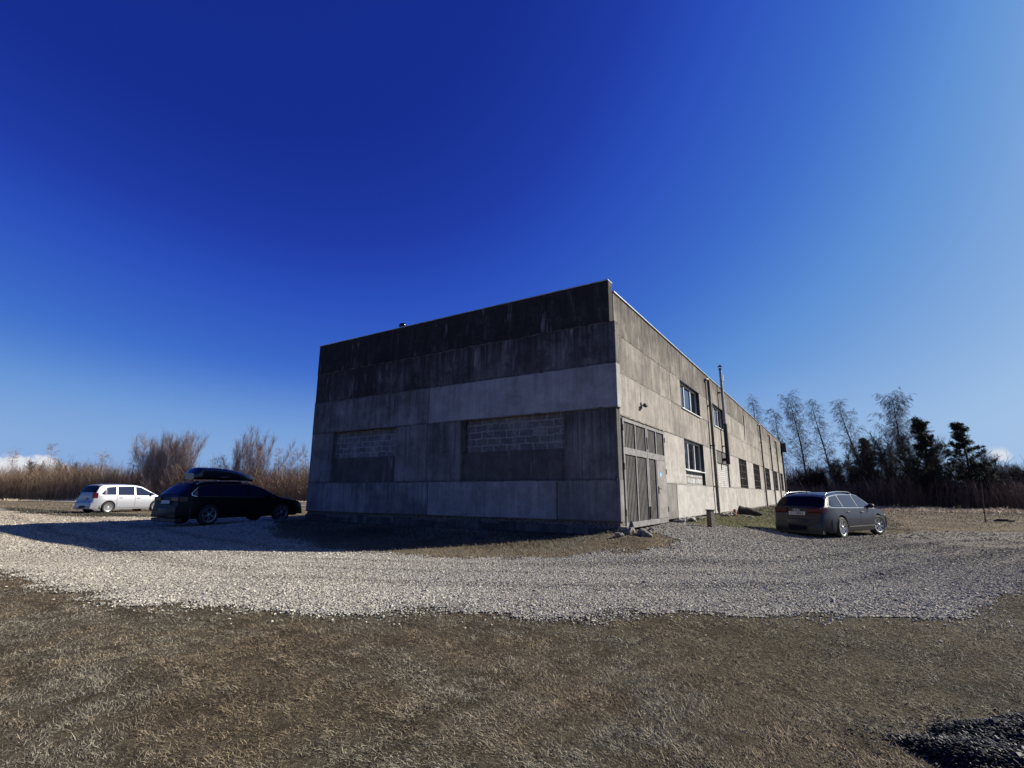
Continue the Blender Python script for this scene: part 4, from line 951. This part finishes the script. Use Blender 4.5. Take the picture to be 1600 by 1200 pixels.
# ------------------------------------------------------------------ small things by the building
def rot3(a): return Matrix.Rotation(a, 3, 'Z')
px_, py_ = 6.02, 15.7; pz_ = hz(px_, py_)
post = thing('wooden_post', 'short square weathered post at the edge of the gravel by the long wall', 'post', (px_, py_, pz_), .5)
mb = MB(); mb.box(-.085, .085, -.085, .085, -.1, .50, c=.012); mb.build('shaft', 'wood', post)
mb = MB(); mb.box(-.105, .105, -.105, .105, .502, .535, c=.008); mb.build('cap', 'bark', post)
lx0, ly0, _ = to_world(14.7, -.95); lg = thing('log', 'thick dark log lying on the grass against the long wall', 'log', (lx0, ly0, hz(lx0, ly0)), -.42)
mb = MB(); P_ = [(-.75 + 1.6 * i / 8, .03 * math.sin(i), .21 + .02 * math.cos(i * 2)) for i in range(9)]; P_ = [(a * .62, b, c - .02 * k) for k, (a, b, c) in enumerate(P_)]; mb.tube(P_, [.23, .235, .22, .20, .21, .18, .15, .10, .05], 14); mb.build('bark', 'bark', lg)
mb = MB(); mb.lathe([(.0001, -.468), (.21, -.466)], 'X', (0, 0, .21), 14); mb.build('cut_end', 'wood', lg)
wx0, wy0, _ = to_world(13.2, -.55); b3 = thing('red_brick', 'single red brick standing on end beside the dark log', 'brick', (wx0, wy0, hz(wx0, wy0)), 1.0)
mb = MB(); mb.box(-.07, .07, -.05, .05, -.02, .26, c=.006); mb.build('brick_body', 'redbrick', b3)
# rubble along the wall base
rub = [(4.75, -.30, .17, .13, 'pale broken concrete lump just right of the gate', 'seam_light'), (6.0, -.32, .24, .14, 'largest pale concrete slab lump against the wall right of the gate', 'seam_light'), (7.2, -.28, .22, .10, 'flat pale concrete lump below the lower white window', 'stone'),
       (11.0, -.5, .20, .12, 'grey rubble lump left of the first downpipe', 'stone'), (12.3, -.55, .22, .13, 'grey rubble lump right of the first downpipe', 'stone'), (12.9, -1.1, .30, .06, 'low flat slab of rubble in the grass before the dark log', 'stone')]
for i, (X_, Y_, r, h, lab, mt) in enumerate(rub):
    a, b_, _ = to_world(X_, Y_); mb = MB(); mb.blob((0, 0, h * .35), (r * .85, r * .6, h * .8), i + 3, .5, 3); o = mb.build('rubble', mt); o.location = (a, b_, hz(a, b_)); o.rotation_euler[2] = i; tag(o, lab, 'rubble', 'rubble lumps at the foot of the long wall')
cr = [((2.66, 12.34), .17, .15, 'yellow limestone block wedged under the near corner of the hall', 'yellowstone', 1), ((2.70, 11.98), .19, .12, 'grey boulder below the yellow block', 'stone', 0), ((2.98, 11.72), .20, .10, 'rounded pale boulder at the front of the corner heap', 'stone', 0),
      ((3.18, 12.05), .15, .10, 'small grey boulder on the right of the corner heap', 'stone', 0), ((2.42, 11.70), .15, .08, 'low dark boulder on the left of the corner heap', 'stone', 0), ((2.80, 12.2), .13, .17, 'upright lichen grey stone touching the yellow block', 'stone', 0)]
for i, ((a, b_), r, h, lab, mt, bx_) in enumerate(cr):
    mb = MB()
    if bx_: mb.box(-r * .7, r * .7, -r * .55, r * .55, -.10, h * .75, c=.03)
    else: mb.blob((0, 0, h * .3), (r * .7, r * .55, h * .8), i + 31, .5, 3)
    o = mb.build('boulder', mt); o.location = (a, b_, hz(a, b_)); o.rotation_euler[2] = .5 + i * .9 * (0 if bx_ else 1); tag(o, lab, 'stone', 'stones heaped at the near corner')
# thin metal pole and dark plank on the right
qx, qy = 25.37, 27.83; pl = thing('metal_pole', 'thin leaning rusty metal pole standing alone in the field on the right', 'pole', (qx, qy, hz(qx, qy)))
mb = MB(); mb.tube([(0, 0, -.1), (.07, 0, 1.0), (.19, .03, 2.1)], .028, 7); mb.build('shaft', 'rust', pl)
mb = MB(); mb.tube([(0, 0, -.02), (.005, 0, .06)], .05, 8); mb.build('ground_sleeve', 'rust', pl)
dx0, dy0 = 26.9, 28.4; dp = MB(); dp.box(-.42, .42, -.12, .12, .02, .10, c=.015); dp.box(-.30, .20, -.05, .15, .10, .15, c=.015)
o = dp.build('dark_plank', 'bark'); o.location = (dx0, dy0, hz(dx0, dy0)); o.rotation_euler[2] = -.7; tag(o, 'short dark plank lying in the grass right of the metal pole', 'plank')
# wheel rut
mb = MB(); P2_ = [(20.2, 24.6), (19.8, 23.2), (20.8, 22.0), (23.0, 21.2)]
# black mulch pile in the near right corner
pm, pt_, pb = new_mat('black_mulch'); q = NT(pt_); at = q.n('Attribute'); at.attribute_name = 'tone'
q.l(q.mix(at.outputs['Fac'], (.003, .003, .0033), (.085, .08, .078)), pb.inputs['Base Color']); pb.inputs['Roughness'].default_value = .6; pb.inputs['Specular IOR Level'].default_value = .35; M['mulch'] = pm
gx = np.arange(1.9, 4.8, .025); gy = np.arange(1.9, 3.6, .025); X, Y = np.meshgrid(gx, gy, indexing='ij'); ph = pile_h(X, Y)
Z = height(X, Y) + ph * (1 + .35 * np.sin(X * 31) * np.sin(Y * 37)) - .01; I = np.arange(X.size).reshape(X.shape)
Fq = np.stack([I[:-1, :-1], I[1:, :-1], I[1:, 1:], I[:-1, 1:]], -1)[(ph[:-1, :-1] > .004)]
used = np.unique(Fq); mp = -np.ones(X.size, int); mp[used] = np.arange(len(used)); V1 = np.stack([X, Y, Z], -1).reshape(-1, 3)[used]
n = 60000; x = rng.uniform(1.9, 4.8, n); y = rng.uniform(1.9, 3.6, n); hh = pile_h(x + rng.normal(0, .03, n), y + rng.normal(0, .03, n)); ok = hh > .006; x, y = x[ok], y[ok]; n = len(x)
zc = height(x, y) + pile_h(x, y) + rng.uniform(-.004, .016, n)
V = CUBE[None] * (1 + rng.uniform(-.4, .1, (n, 8, 3))) * (np.array([[.0105, .0038, .0022]]) * rng.uniform(.5, 1.3, (n, 3)))[:, None, :]
m__ = 1500; xs2 = rng.uniform(1.6, 4.6, m__); ys2 = rng.uniform(1.8, 4.0, m__); d_ = ((xs2 - 3.22) / 1.6) ** 2 + ((ys2 - 2.72) / .82) ** 2; k_ = (pile_h(xs2, ys2) < .01) & (rng.random(m__) < np.exp(-((d_ - .8) / .35) ** 2)); xs2, ys2 = xs2[k_], ys2[k_]; m__ = len(xs2)
V = np.concatenate([V, CUBE[None] * (1 + rng.uniform(-.4, .1, (m__, 8, 3))) * (np.array([[.011, .004, .0025]]) * rng.uniform(.5, 1.3, (m__, 3)))[:, None, :]]); x = np.concatenate([x, xs2]); y = np.concatenate([y, ys2]); zc = np.concatenate([zc, height(xs2, ys2) + .022]); n = len(x)
az = rng.normal(2.5, .7, n); ca, sa = np.cos(az), np.sin(az); tl = rng.normal(0, .35, n)
V = np.stack([V[..., 0], V[..., 1], V[..., 2] + V[..., 0] * np.sin(tl)[:, None]], -1)
V = np.stack([V[..., 0] * ca[:, None] - V[..., 1] * sa[:, None], V[..., 0] * sa[:, None] + V[..., 1] * ca[:, None], V[..., 2]], -1) + np.stack([x, y, zc], -1)[:, None]
F2 = (CUBEF[None] + (np.arange(n) * 8)[:, None, None]).reshape(-1, 4) + len(V1)
o = np_mesh('mulch_pile', np.concatenate([V1, V.reshape(-1, 3)]), np.concatenate([mp[Fq], F2]), 'mulch', attr={'tone': np.concatenate([np.zeros(len(V1)), np.repeat(np.clip(rng.beta(1, 4, n), 0, 1), 8)])})
tag(o, 'low heap of black shredded mulch in the near right corner of the lawn', 'mulch heap')

# ------------------------------------------------------------------ bare trees, pines and thickets
class Segs:
    def __init__(s): s.a = []; s.b = []; s.ra = []; s.rb = []; s.t = []
    def add(s, a, b, ra, rb, t=.5): s.a.append(a); s.b.append(b); s.ra.append(ra); s.rb.append(rb); s.t.append(t)
    def build(s, name, mat, parent=None, k=3):
        a = np.array(s.a, float); b = np.array(s.b, float); return seg_mesh(name, a, b, np.array(s.ra), np.array(s.rb), np.array(s.t), mat, parent, k)
def seg_mesh(name, a, b, ra, rb, t, mat, parent=None, k=3):
    d = b - a; d /= np.linalg.norm(d, axis=1)[:, None] + 1e-9
    ref = np.where(np.abs(d[:, 2:3]) < .9, np.array([[0, 0, 1.]]), np.array([[1., 0, 0]])); u = np.cross(d, ref); u /= np.linalg.norm(u, axis=1)[:, None]; v = np.cross(d, u)
    ang = np.arange(k) * 2 * np.pi / k; off = u[:, None] * np.cos(ang)[None, :, None] + v[:, None] * np.sin(ang)[None, :, None]
    V = np.concatenate([a[:, None] + off * ra[:, None, None], b[:, None] + off * rb[:, None, None]], 1); n = len(a); base = (np.arange(n) * 2 * k)[:, None, None]
    i = np.arange(k); f = np.stack([i, (i + 1) % k, (i + 1) % k + k, i + k], -1)[None]
    return np_mesh(name, V.reshape(-1, 3), (base + f).reshape(-1, 4), mat, parent, attr={'tone': np.repeat(t, 2 * k)}, smooth=k > 4)
def tone_mat(name, c0, c1, rough=.85):
    mt, t, b = new_mat(name); q = NT(t); at = q.n('Attribute'); at.attribute_name = 'tone'
    q.l(q.mix(at.outputs['Fac'], c0, c1), b.inputs['Base Color']); b.inputs['Roughness'].default_value = rough; b.inputs['Specular IOR Level'].default_value = .2; return mt
M['twig_birch'] = tone_mat('birch_twigs', (.045, .034, .038), (.14, .11, .105))
M['twig_purple'] = tone_mat('purple_willow_twigs', (.17, .13, .13), (.44, .36, .345))
M['twig_dark'] = tone_mat('dark_bare_twigs', (.022, .016, .014), (.075, .055, .045))
M['brush_left'] = tone_mat('brown_brush', (.14, .092, .058), (.50, .36, .245))
M['brush_right'] = tone_mat('dark_red_brush', (.085, .058, .046), (.32, .225, .17))
M['needles'] = tone_mat('pine_needles', (.010, .016, .010), (.035, .050, .026), .7)
def birchbark():
    mt, t, b = new_mat('birch_bark'); q = NT(t); P = q.n('TexCoord').outputs['Object']
    n1 = q.noise(P, 1, 5, .6, (1.2, 1.2, 5)); n2 = q.noise(P, .8, 3)
    col = q.mix(q.ramp(n1, .50, .60), (.42, .40, .37), (.035, .03, .028)); s = q.n('SeparateXYZ'); q.l(P, s.inputs[0])
    col = q.mix(q.ramp(s.outputs[2], 3.5, 9.0), col, (.05, .038, .034)); q.l(col, b.inputs['Base Color']); b.inputs['Roughness'].default_value = .8; return mt
M['birchbark'] = birchbark()
def nrm(v): return v / (np.linalg.norm(v) + 1e-9)
def birch(loc, H, lean, spread, label, seed, dens=1.0, weep=1.0, split=0, group='birches standing behind the end of the hall', name='birch_tree', twig='twig_birch', r0=None, low=.22):
    rs = np.random.default_rng(seed); root = thing(name, label, 'tree', loc, 0, group)
    T = Segs(); B = Segs(); r0 = r0 or H * .011; n = 22; P = []
    cur = np.array([rs.normal(0, .3), rs.normal(0, .3)])
    for i in range(n + 1):
        f = i / n; P.append(np.array([lean * f ** 1.15 + .12 * np.sin(f * 7 + seed) * f, cur[1] * np.sin(f * 3) * .5, H * f]))
    def rad(f): return r0 * (1 - f) ** .85 + .010
    for i in range(n): T.add(P[i], P[i + 1] + (P[i + 1] - P[i]) * .01, rad(i / n), rad((i + 1) / n))
    nb = int(50 * dens)
    for k in range(nb):
        f = low + (.97 - low) * (k + rs.random()) / nb; i = min(n - 1, int(f * n)); p = P[i] + (P[i + 1] - P[i]) * (f * n - i)
        az = k * 2.4 + rs.normal(0, .4); shp = math.sin(min(1, (1 - f) / (1 - low) * 1.0 + .12) * math.pi * .62) 
        Lb = spread * (0.35 + .65 * shp) * rs.uniform(.65, 1.15); el = rs.uniform(.70, 1.2)
        d = np.array([math.cos(az) * math.cos(el), math.sin(az) * math.cos(el), math.sin(el)]); ns = 7; q0 = p; r = max(.012, rad(f) * .45)
        for j in range(ns):
            d = nrm(d + np.array([0, 0, -.035 * weep * (j / ns)]) + rs.normal(0, .10, 3)); q1 = q0 + d * Lb / ns * 1.15; r1 = max(.006, r * .78); B.add(q0, q1, r, r1, rs.random())
            # hanging sprays
            for s_ in range(int(2.0 * min(dens, 1.2) + 1)):
                a2 = az + rs.normal(0, 1.3); e2 = rs.uniform(.0, .8); d2 = np.array([math.cos(a2) * math.cos(e2), math.sin(a2) * math.cos(e2), math.sin(e2)]); t0 = q0 + (q1 - q0) * rs.random(); l2 = rs.uniform(.2, .5) * (.5 + .07 * H)
                for m_ in range(4):
                    d2 = nrm(d2 + np.array([0, 0, -.30 * weep])  + rs.normal(0, .14, 3)); t1 = t0 + d2 * l2 / 3; B.add(t0, t1, .0065, .005, rs.random())
                    if m_ > 0:
                        for _ in range(2):
                            d3 = nrm(d2 + rs.normal(0, .45, 3) + np.array([0, 0, -.5 * weep])); B.add(t0, t0 + d3 * rs.uniform(.2, .5), .0055, .004, rs.random())
                    t0 = t1
            q0, r = q1, r1
    T.build('trunk', 'birchbark' if 'birch' in name else 'bark', root, 8); B.build('crown', twig, root, 3); return root
bl = [((38.11, 78), 16.3, -.3, 2.1, 'birch half hidden behind the hall roof, farthest left of the row', 1.0), ((39.47, 74), 13.9, -.4, 1.9, 'second birch from the hall, its crown just clear of the far corner', 1.0),
      ((40.65, 70), 15.1, -1.3, 2.5, 'tall feathery birch right of the hall end, tallest of the thin row', 1.25), ((41.86, 66), 13.7, -1.9, 1.9, 'slender left leaning birch in the middle of the row', 1.0), ((44.9, 64), 13.2, -2.9, 2.4, 'strongly left leaning birch in front of the dark wood', 1.1)]
for i, ((x, y), H, ln, sp, lab, de) in enumerate(bl): birch((x, y, hz(x, y) - .1), H, ln, sp, lab, 40 + i, de * .85)
birch((45.2, 58, hz(45.2, 58) - .1), 12.6, -.7, 3.4, 'broad crowned birch with a white forked trunk above the dark wood', 51, 1.45, 1.25, group='birches standing behind the end of the hall')

# bare broadleaf trees of the dark wood
dk = [((43.62, 70), 6.3, 2.6), ((44.91, 68), 7.0, 2.8), ((41.2, 60.5), 6.4, 2.9), ((44.81, 62), 7.6, 3.0), ((42.2, 55.5), 8.3, 3.2), ((46.25, 58), 7.4, 2.8), ((43.0, 51.5), 5.4, 2.4), ((47.2, 50.5), 5.0, 2.6), ((51.4, 52), 4.9, 2.8), ((49.45, 54), 6.2, 2.6), ((43.37, 80), 4.8, 2.6), ((46.2, 78), 5.0, 2.6), ((38.6, 66), 5.0, 2.4)]
dl = ['low dark bare tree at the left shoulder of the wood', 'dark bare tree rising left of the spruce', 'bare tree with pale outer twigs at the front left of the wood', 'dense dark bare tree right of the spruce', 'densest dome of dark twigs below the broad birch', 'dark bare tree between the broad birch and the first pine', 'low twiggy tree at the foot of the first pine', 'low rounded bare tree under the second pine', 'low bare tree at the right edge of the photo', 'dark bare tree sloping down right of the second pine', 'small bare tree under the tall feathery birch', 'small bare tree under the slender leaning birch', 'bare tree beside the far corner of the hall']
def bush(loc, H, spread, label, seed, mat='twig_dark', name='bare_tree', cat='tree', group='bare trees of the dark wood', stems=9, dens=1.0, up=.55, lod=1.0):
    rs = np.random.default_rng(seed); root = thing(name, label, cat, loc, 0, group); T = Segs(); B = Segs()
    for s_ in range(stems):
        az = s_ * 2.4 + rs.normal(0, .3); tl_ = rs.uniform(.15, .60) if mat == 'twig_purple' else .42; d = nrm(np.array([math.cos(az) * tl_, math.sin(az) * tl_, 1.0])); d = nrm(d * np.array([spread / 2.6, spread / 2.6, 1])); p = np.array([rs.normal(0, .25), rs.normal(0, .25), 0]); r = (.05 + H * .003 if mat == 'twig_dark' else .02 + H * .0012); ns = 9; Hs = H * rs.uniform(.72, 1.03)
        for j in range(ns):
            d = nrm(d + rs.normal(0, .09, 3) + np.array([0, 0, .05])); q1 = p + d * Hs / ns * 1.08; r1 = max(.012, r * .80); T.add(p, q1, r, r1, rs.random())
            for b_ in range(int(4 * dens) + (j > 2)):
                a2 = rs.uniform(0, 6.28); d2 = nrm(np.array([math.cos(a2), math.sin(a2), up + rs.uniform(0, .9)])); l2 = spread * (rs.uniform(.25, .55) if mat == 'twig_dark' else rs.uniform(.35, .85)) * (1.1 - .5 * j / ns); t0 = p + (q1 - p) * rs.random(); r2 = .013 if mat == 'twig_dark' else .0065
                for m_ in range(4):
                    d2 = nrm(d2 + rs.normal(0, .16, 3) + np.array([0, 0, .12 * up])); t1 = t0 + d2 * l2 / 4; B.add(t0, t1, r2, r2 * .8, rs.random()); r2 *= .8
                    for _ in range(3 if mat == 'twig_dark' else 2):
                        d3 = nrm(d2 + rs.normal(0, .5 if mat == 'twig_dark' else .26, 3) + np.array([0, 0, .3 * up])); e_ = t0 + d3 * (rs.uniform(.25, .65) if mat == 'twig_dark' else rs.uniform(.5, 1.15)); B.add(t0, e_, .007 if mat == 'twig_dark' else .0045, .005 if mat == 'twig_dark' else .0035, rs.random())
                    t0 = t1
            p, r = q1, r1
    T.build('trunk', 'bark' if mat == 'twig_dark' else mat, root, 5); B.build('crown', mat, root, 3); return root
for i, ((x, y), H, sp) in enumerate(dk): bush((x, y, hz(x, y) - .1), H * (1.08 if i in (3, 4, 5) else .90), sp, dl[i], 80 + i, dens=2.1, stems=11)

def conifer(loc, H, label, seed, kind='pine'):
    rs = np.random.default_rng(seed); root = thing('pine_tree' if kind == 'pine' else 'spruce_tree', label, 'tree', loc); T = Segs(); n = 14; P = [np.array([.25 * math.sin(i * .5 + seed) * i / n, .1 * math.cos(i), H * i / n]) for i in range(n + 1)]
    rad = lambda f: H * .019 * (1 - f) + .02
    for i in range(n): T.add(P[i], P[i + 1], rad(i / n), rad((i + 1) / n), .3)
    ca, cb = [], []
    nb = (52 if seed == 3 else 36) if kind == 'pine' else 60
    for k in range(nb):
        f = (.14 + .84 * (k + rs.random()) / nb); i = min(n - 1, int(f * n)); p = P[i] + (P[i + 1] - P[i]) * (f * n - i); az = k * 2.4 + rs.normal(0, .4)
        if kind == 'pine': Lb = (2.7 * (1 - f) ** .72 + .25) * rs.uniform(.45, 1.2); el = rs.uniform(-.05, .5) + .7 * max(0, f - .7) / .3
        else: Lb = 1.9 * (1 - f) ** .9 + .2; el = rs.uniform(-.35, .0)
        d = np.array([math.cos(az) * math.cos(el), math.sin(az) * math.cos(el), math.sin(el)]); q0 = p; r = .05 * (1 - f) + .018
        for j in range(5):
            d = nrm(d + rs.normal(0, .08, 3) + np.array([0, 0, .06 if kind == 'pine' else .02])); q1 = q0 + d * Lb / 5; T.add(q0, q1, r, r * .8, .3); r *= .8
            if j >= 1 or f > .7:
                for c_ in range(3):
                    ca.append(q1 + rs.normal(0, .16, 3) * np.array([1, 1, .55])); cb.append(rs.uniform(.20, .34))
            q0 = q1
    ca = np.array(ca); cb = np.array(cb); m_ = 30; nC = len(ca)
    dirs = rs.normal(size=(nC, m_, 3)); dirs[..., 2] = dirs[..., 2] * .8 + .25; dirs /= np.linalg.norm(dirs, axis=-1)[..., None]
    base = ca[:, None] + dirs * (cb[:, None, None] * rs.random((nC, m_, 1)) * .55); tip = base + dirs * cb[:, None, None] * rs.uniform(.35, .8, (nC, m_, 1))
    A_, B_ = base.reshape(-1, 3), tip.reshape(-1, 3); nn = len(A_)
    T.build('trunk', 'bark', root, 6); seg_mesh('crown', A_, B_, np.full(nn, .022), np.full(nn, .008), np.repeat(rs.random(nC), m_) * .6 + rs.random(nn) * .4, 'needles', root, 3); return root
conifer((42.44, 52, hz(42.4, 52) - .1), 9.0, 'dark dense pine left of the open crowned pine', 3)
conifer((44.9, 50, hz(44.6, 50) - .1), 8.5, 'open crowned pine with separate tiers standing against the sky on the right', 5)
conifer((46.22, 66, hz(46, 66) - .1), 8.8, 'narrow dark spruce in the left half of the wood', 9, 'spruce')

# left side: willow clumps and saplings above the brown thicket
lt = [((-46.54, 66), 7.4, 2.1, 'left stem group of the large purple willow clump beside the roof box', 7, 1.6), ((-45.0, 67), 8.4, 2.4, 'middle and tallest stem group of the large purple willow clump', 9, 1.8), ((-43.47, 68), 7.6, 1.7, 'right stem group of the large purple willow clump', 6, 1.4),
      ((-37.79, 70), 7.2, 1.3, 'small thin purple willow just right of the roof box', 5, 1.2), ((-34.8, 70), 8.9, 1.9, 'tall purple willow midway between the roof box and the hall', 8, 1.6)]
for i, ((x, y), H, sp, lab, st, de) in enumerate(lt): bush((x, y, .0), H, sp, lab, 120 + i, 'twig_purple', 'willow_tree', 'tree', 'bare willows above the brown thicket', int(st * 2.2), de * 1.25, 1.2)
sp_ = [((-32.79, 72), 7.4, 'birch sapling right of the tall purple willow'), ((-31.68, 74), 7.3, 'birch sapling second from the gable wall'), ((-30.2, 74), 7.1, 'birch sapling nearest the gable wall'), ((-48.92, 66), 7.0, 'pale sapling just left of the large purple clump'), ((-63.4, 70), 7.9, 'thin sapling standing before the white cloud'), ((-56.05, 70), 6.6, 'thin sapling at the right end of the white cloud'), ((-66.5, 68), 6.6, 'thin sapling near the left edge of the photo'), ((-40.2, 70), 6.0, 'thin sapling behind the roof box')]
for i, ((x, y), H, lab) in enumerate(sp_): birch((x, y, 0), H, -.3, .8, lab, 150 + i, .45, .2, group='young birches in the left thicket', name='birch_sapling', twig='twig_purple', r0=.05)
bush((-64.5, 71, 0), 5.2, 2.8, 'dark bare bush in front of the white cloud', 171, 'twig_dark', 'bare_bush', 'bush', 'dark bushes of the left thicket', 10, 1.3, .8)
bush((-60.5, 71, 0), 4.9, 1.9, 'smaller dark bush behind the minivan roof', 172, 'twig_dark', 'bare_bush', 'bush', 'dark bushes of the left thicket', 7, 1.0, .8)

def brush(name, line, n, width, hlo, hhi, mat, label, seed, r=.012, lean=.12, pale=.04, mod=None):
    global rng; p = along(line, n, width); rs = np.random.default_rng(seed)
    h = rs.uniform(hlo, hhi, n) * (.78 + .35 * clump(p[:, 0], p[:, 1], .35, seed)) * np.where(rs.random(n) < .06, 1.25, 1.0)
    base = np.stack([p[:, 0], p[:, 1], height(p[:, 0], p[:, 1]) - .05], -1); ln = rs.normal(0, lean, (n, 2)); tn_ = rs.random(n) * .8; tn_[rs.random(n) < pale] = 1.6
    mid = base + np.concatenate([ln * h[:, None] * .4, (h * .5)[:, None]], 1); top_ = base + np.concatenate([ln * h[:, None] + rs.normal(0, .08, (n, 2)), h[:, None]], 1)
    A_ = [base, mid]; B_ = [mid, top_]; r0 = [np.full(n, r), np.full(n, r * .75)]; r1 = [np.full(n, r * .75), np.full(n, r * .35)]; tt = [tn_, tn_]
    for k in range(7):
        f = rs.uniform(.18, .9, n)[:, None]; st = np.where(f < .5, base + (mid - base) * f * 2, mid + (top_ - mid) * (f - .5) * 2)
        az = rs.uniform(0, 6.28, n); L_ = h * rs.uniform(.12, .30, n); e = rs.uniform(.7, 1.3, n)
        en = st + np.stack([np.cos(az) * np.cos(e), np.sin(az) * np.cos(e), np.sin(e)], -1) * L_[:, None]
        A_.append(st); B_.append(en); r0.append(np.full(n, r * .5)); r1.append(np.full(n, r * .3)); tt.append(np.clip(tn_ * .8 + rs.normal(0, .1, n), 0, 1))
    tag(seg_mesh(name, np.concatenate(A_), np.concatenate(B_), np.concatenate(r0), np.concatenate(r1), np.clip(np.concatenate(tt), 0, 1.5), mat, k=3), label, 'thicket', kind='stuff')
brush('brown_thicket', LBL, 20000, (-1, 9), 2.6, 4.9, 'brush_left', 'dense thicket of bare reddish brown saplings along the left skyline', 5, .016)
brush('dark_thicket', RB, 9500, (-.5, 7), 1.6, 3.2, 'brush_right', 'dense dark bare brush at the foot of the wood on the right', 6, .017, .16, .02)
brush('distant_woodland', [(8, 100), (40, 92), (70, 70), (95, 52), (120, 48)], 4200, (0, 12), 3.5, 6.0, 'brush_right', 'far bluish line of bare trees beyond the field on the right', 8, .035)

# every surface colour brought to its real reflectance for this exposure
for mt in bpy.data.materials:
    if not mt.use_nodes: continue
    b = mt.node_tree.nodes.get('Principled BSDF')
    if b is None: continue
    inp = b.inputs['Base Color']; K_ = .80
    if inp.is_linked:
        src = inp.links[0].from_socket; mxn = mt.node_tree.nodes.new('ShaderNodeMix'); mxn.data_type = 'RGBA'; mxn.blend_type = 'MULTIPLY'; mxn.inputs[0].default_value = 1
        mt.node_tree.links.new(src, mxn.inputs[6]); mxn.inputs[7].default_value = (K_, K_, K_, 1); mt.node_tree.links.new(mxn.outputs[2], inp)
    else: inp.default_value = (*[c * K_ for c in inp.default_value[:3]], 1)
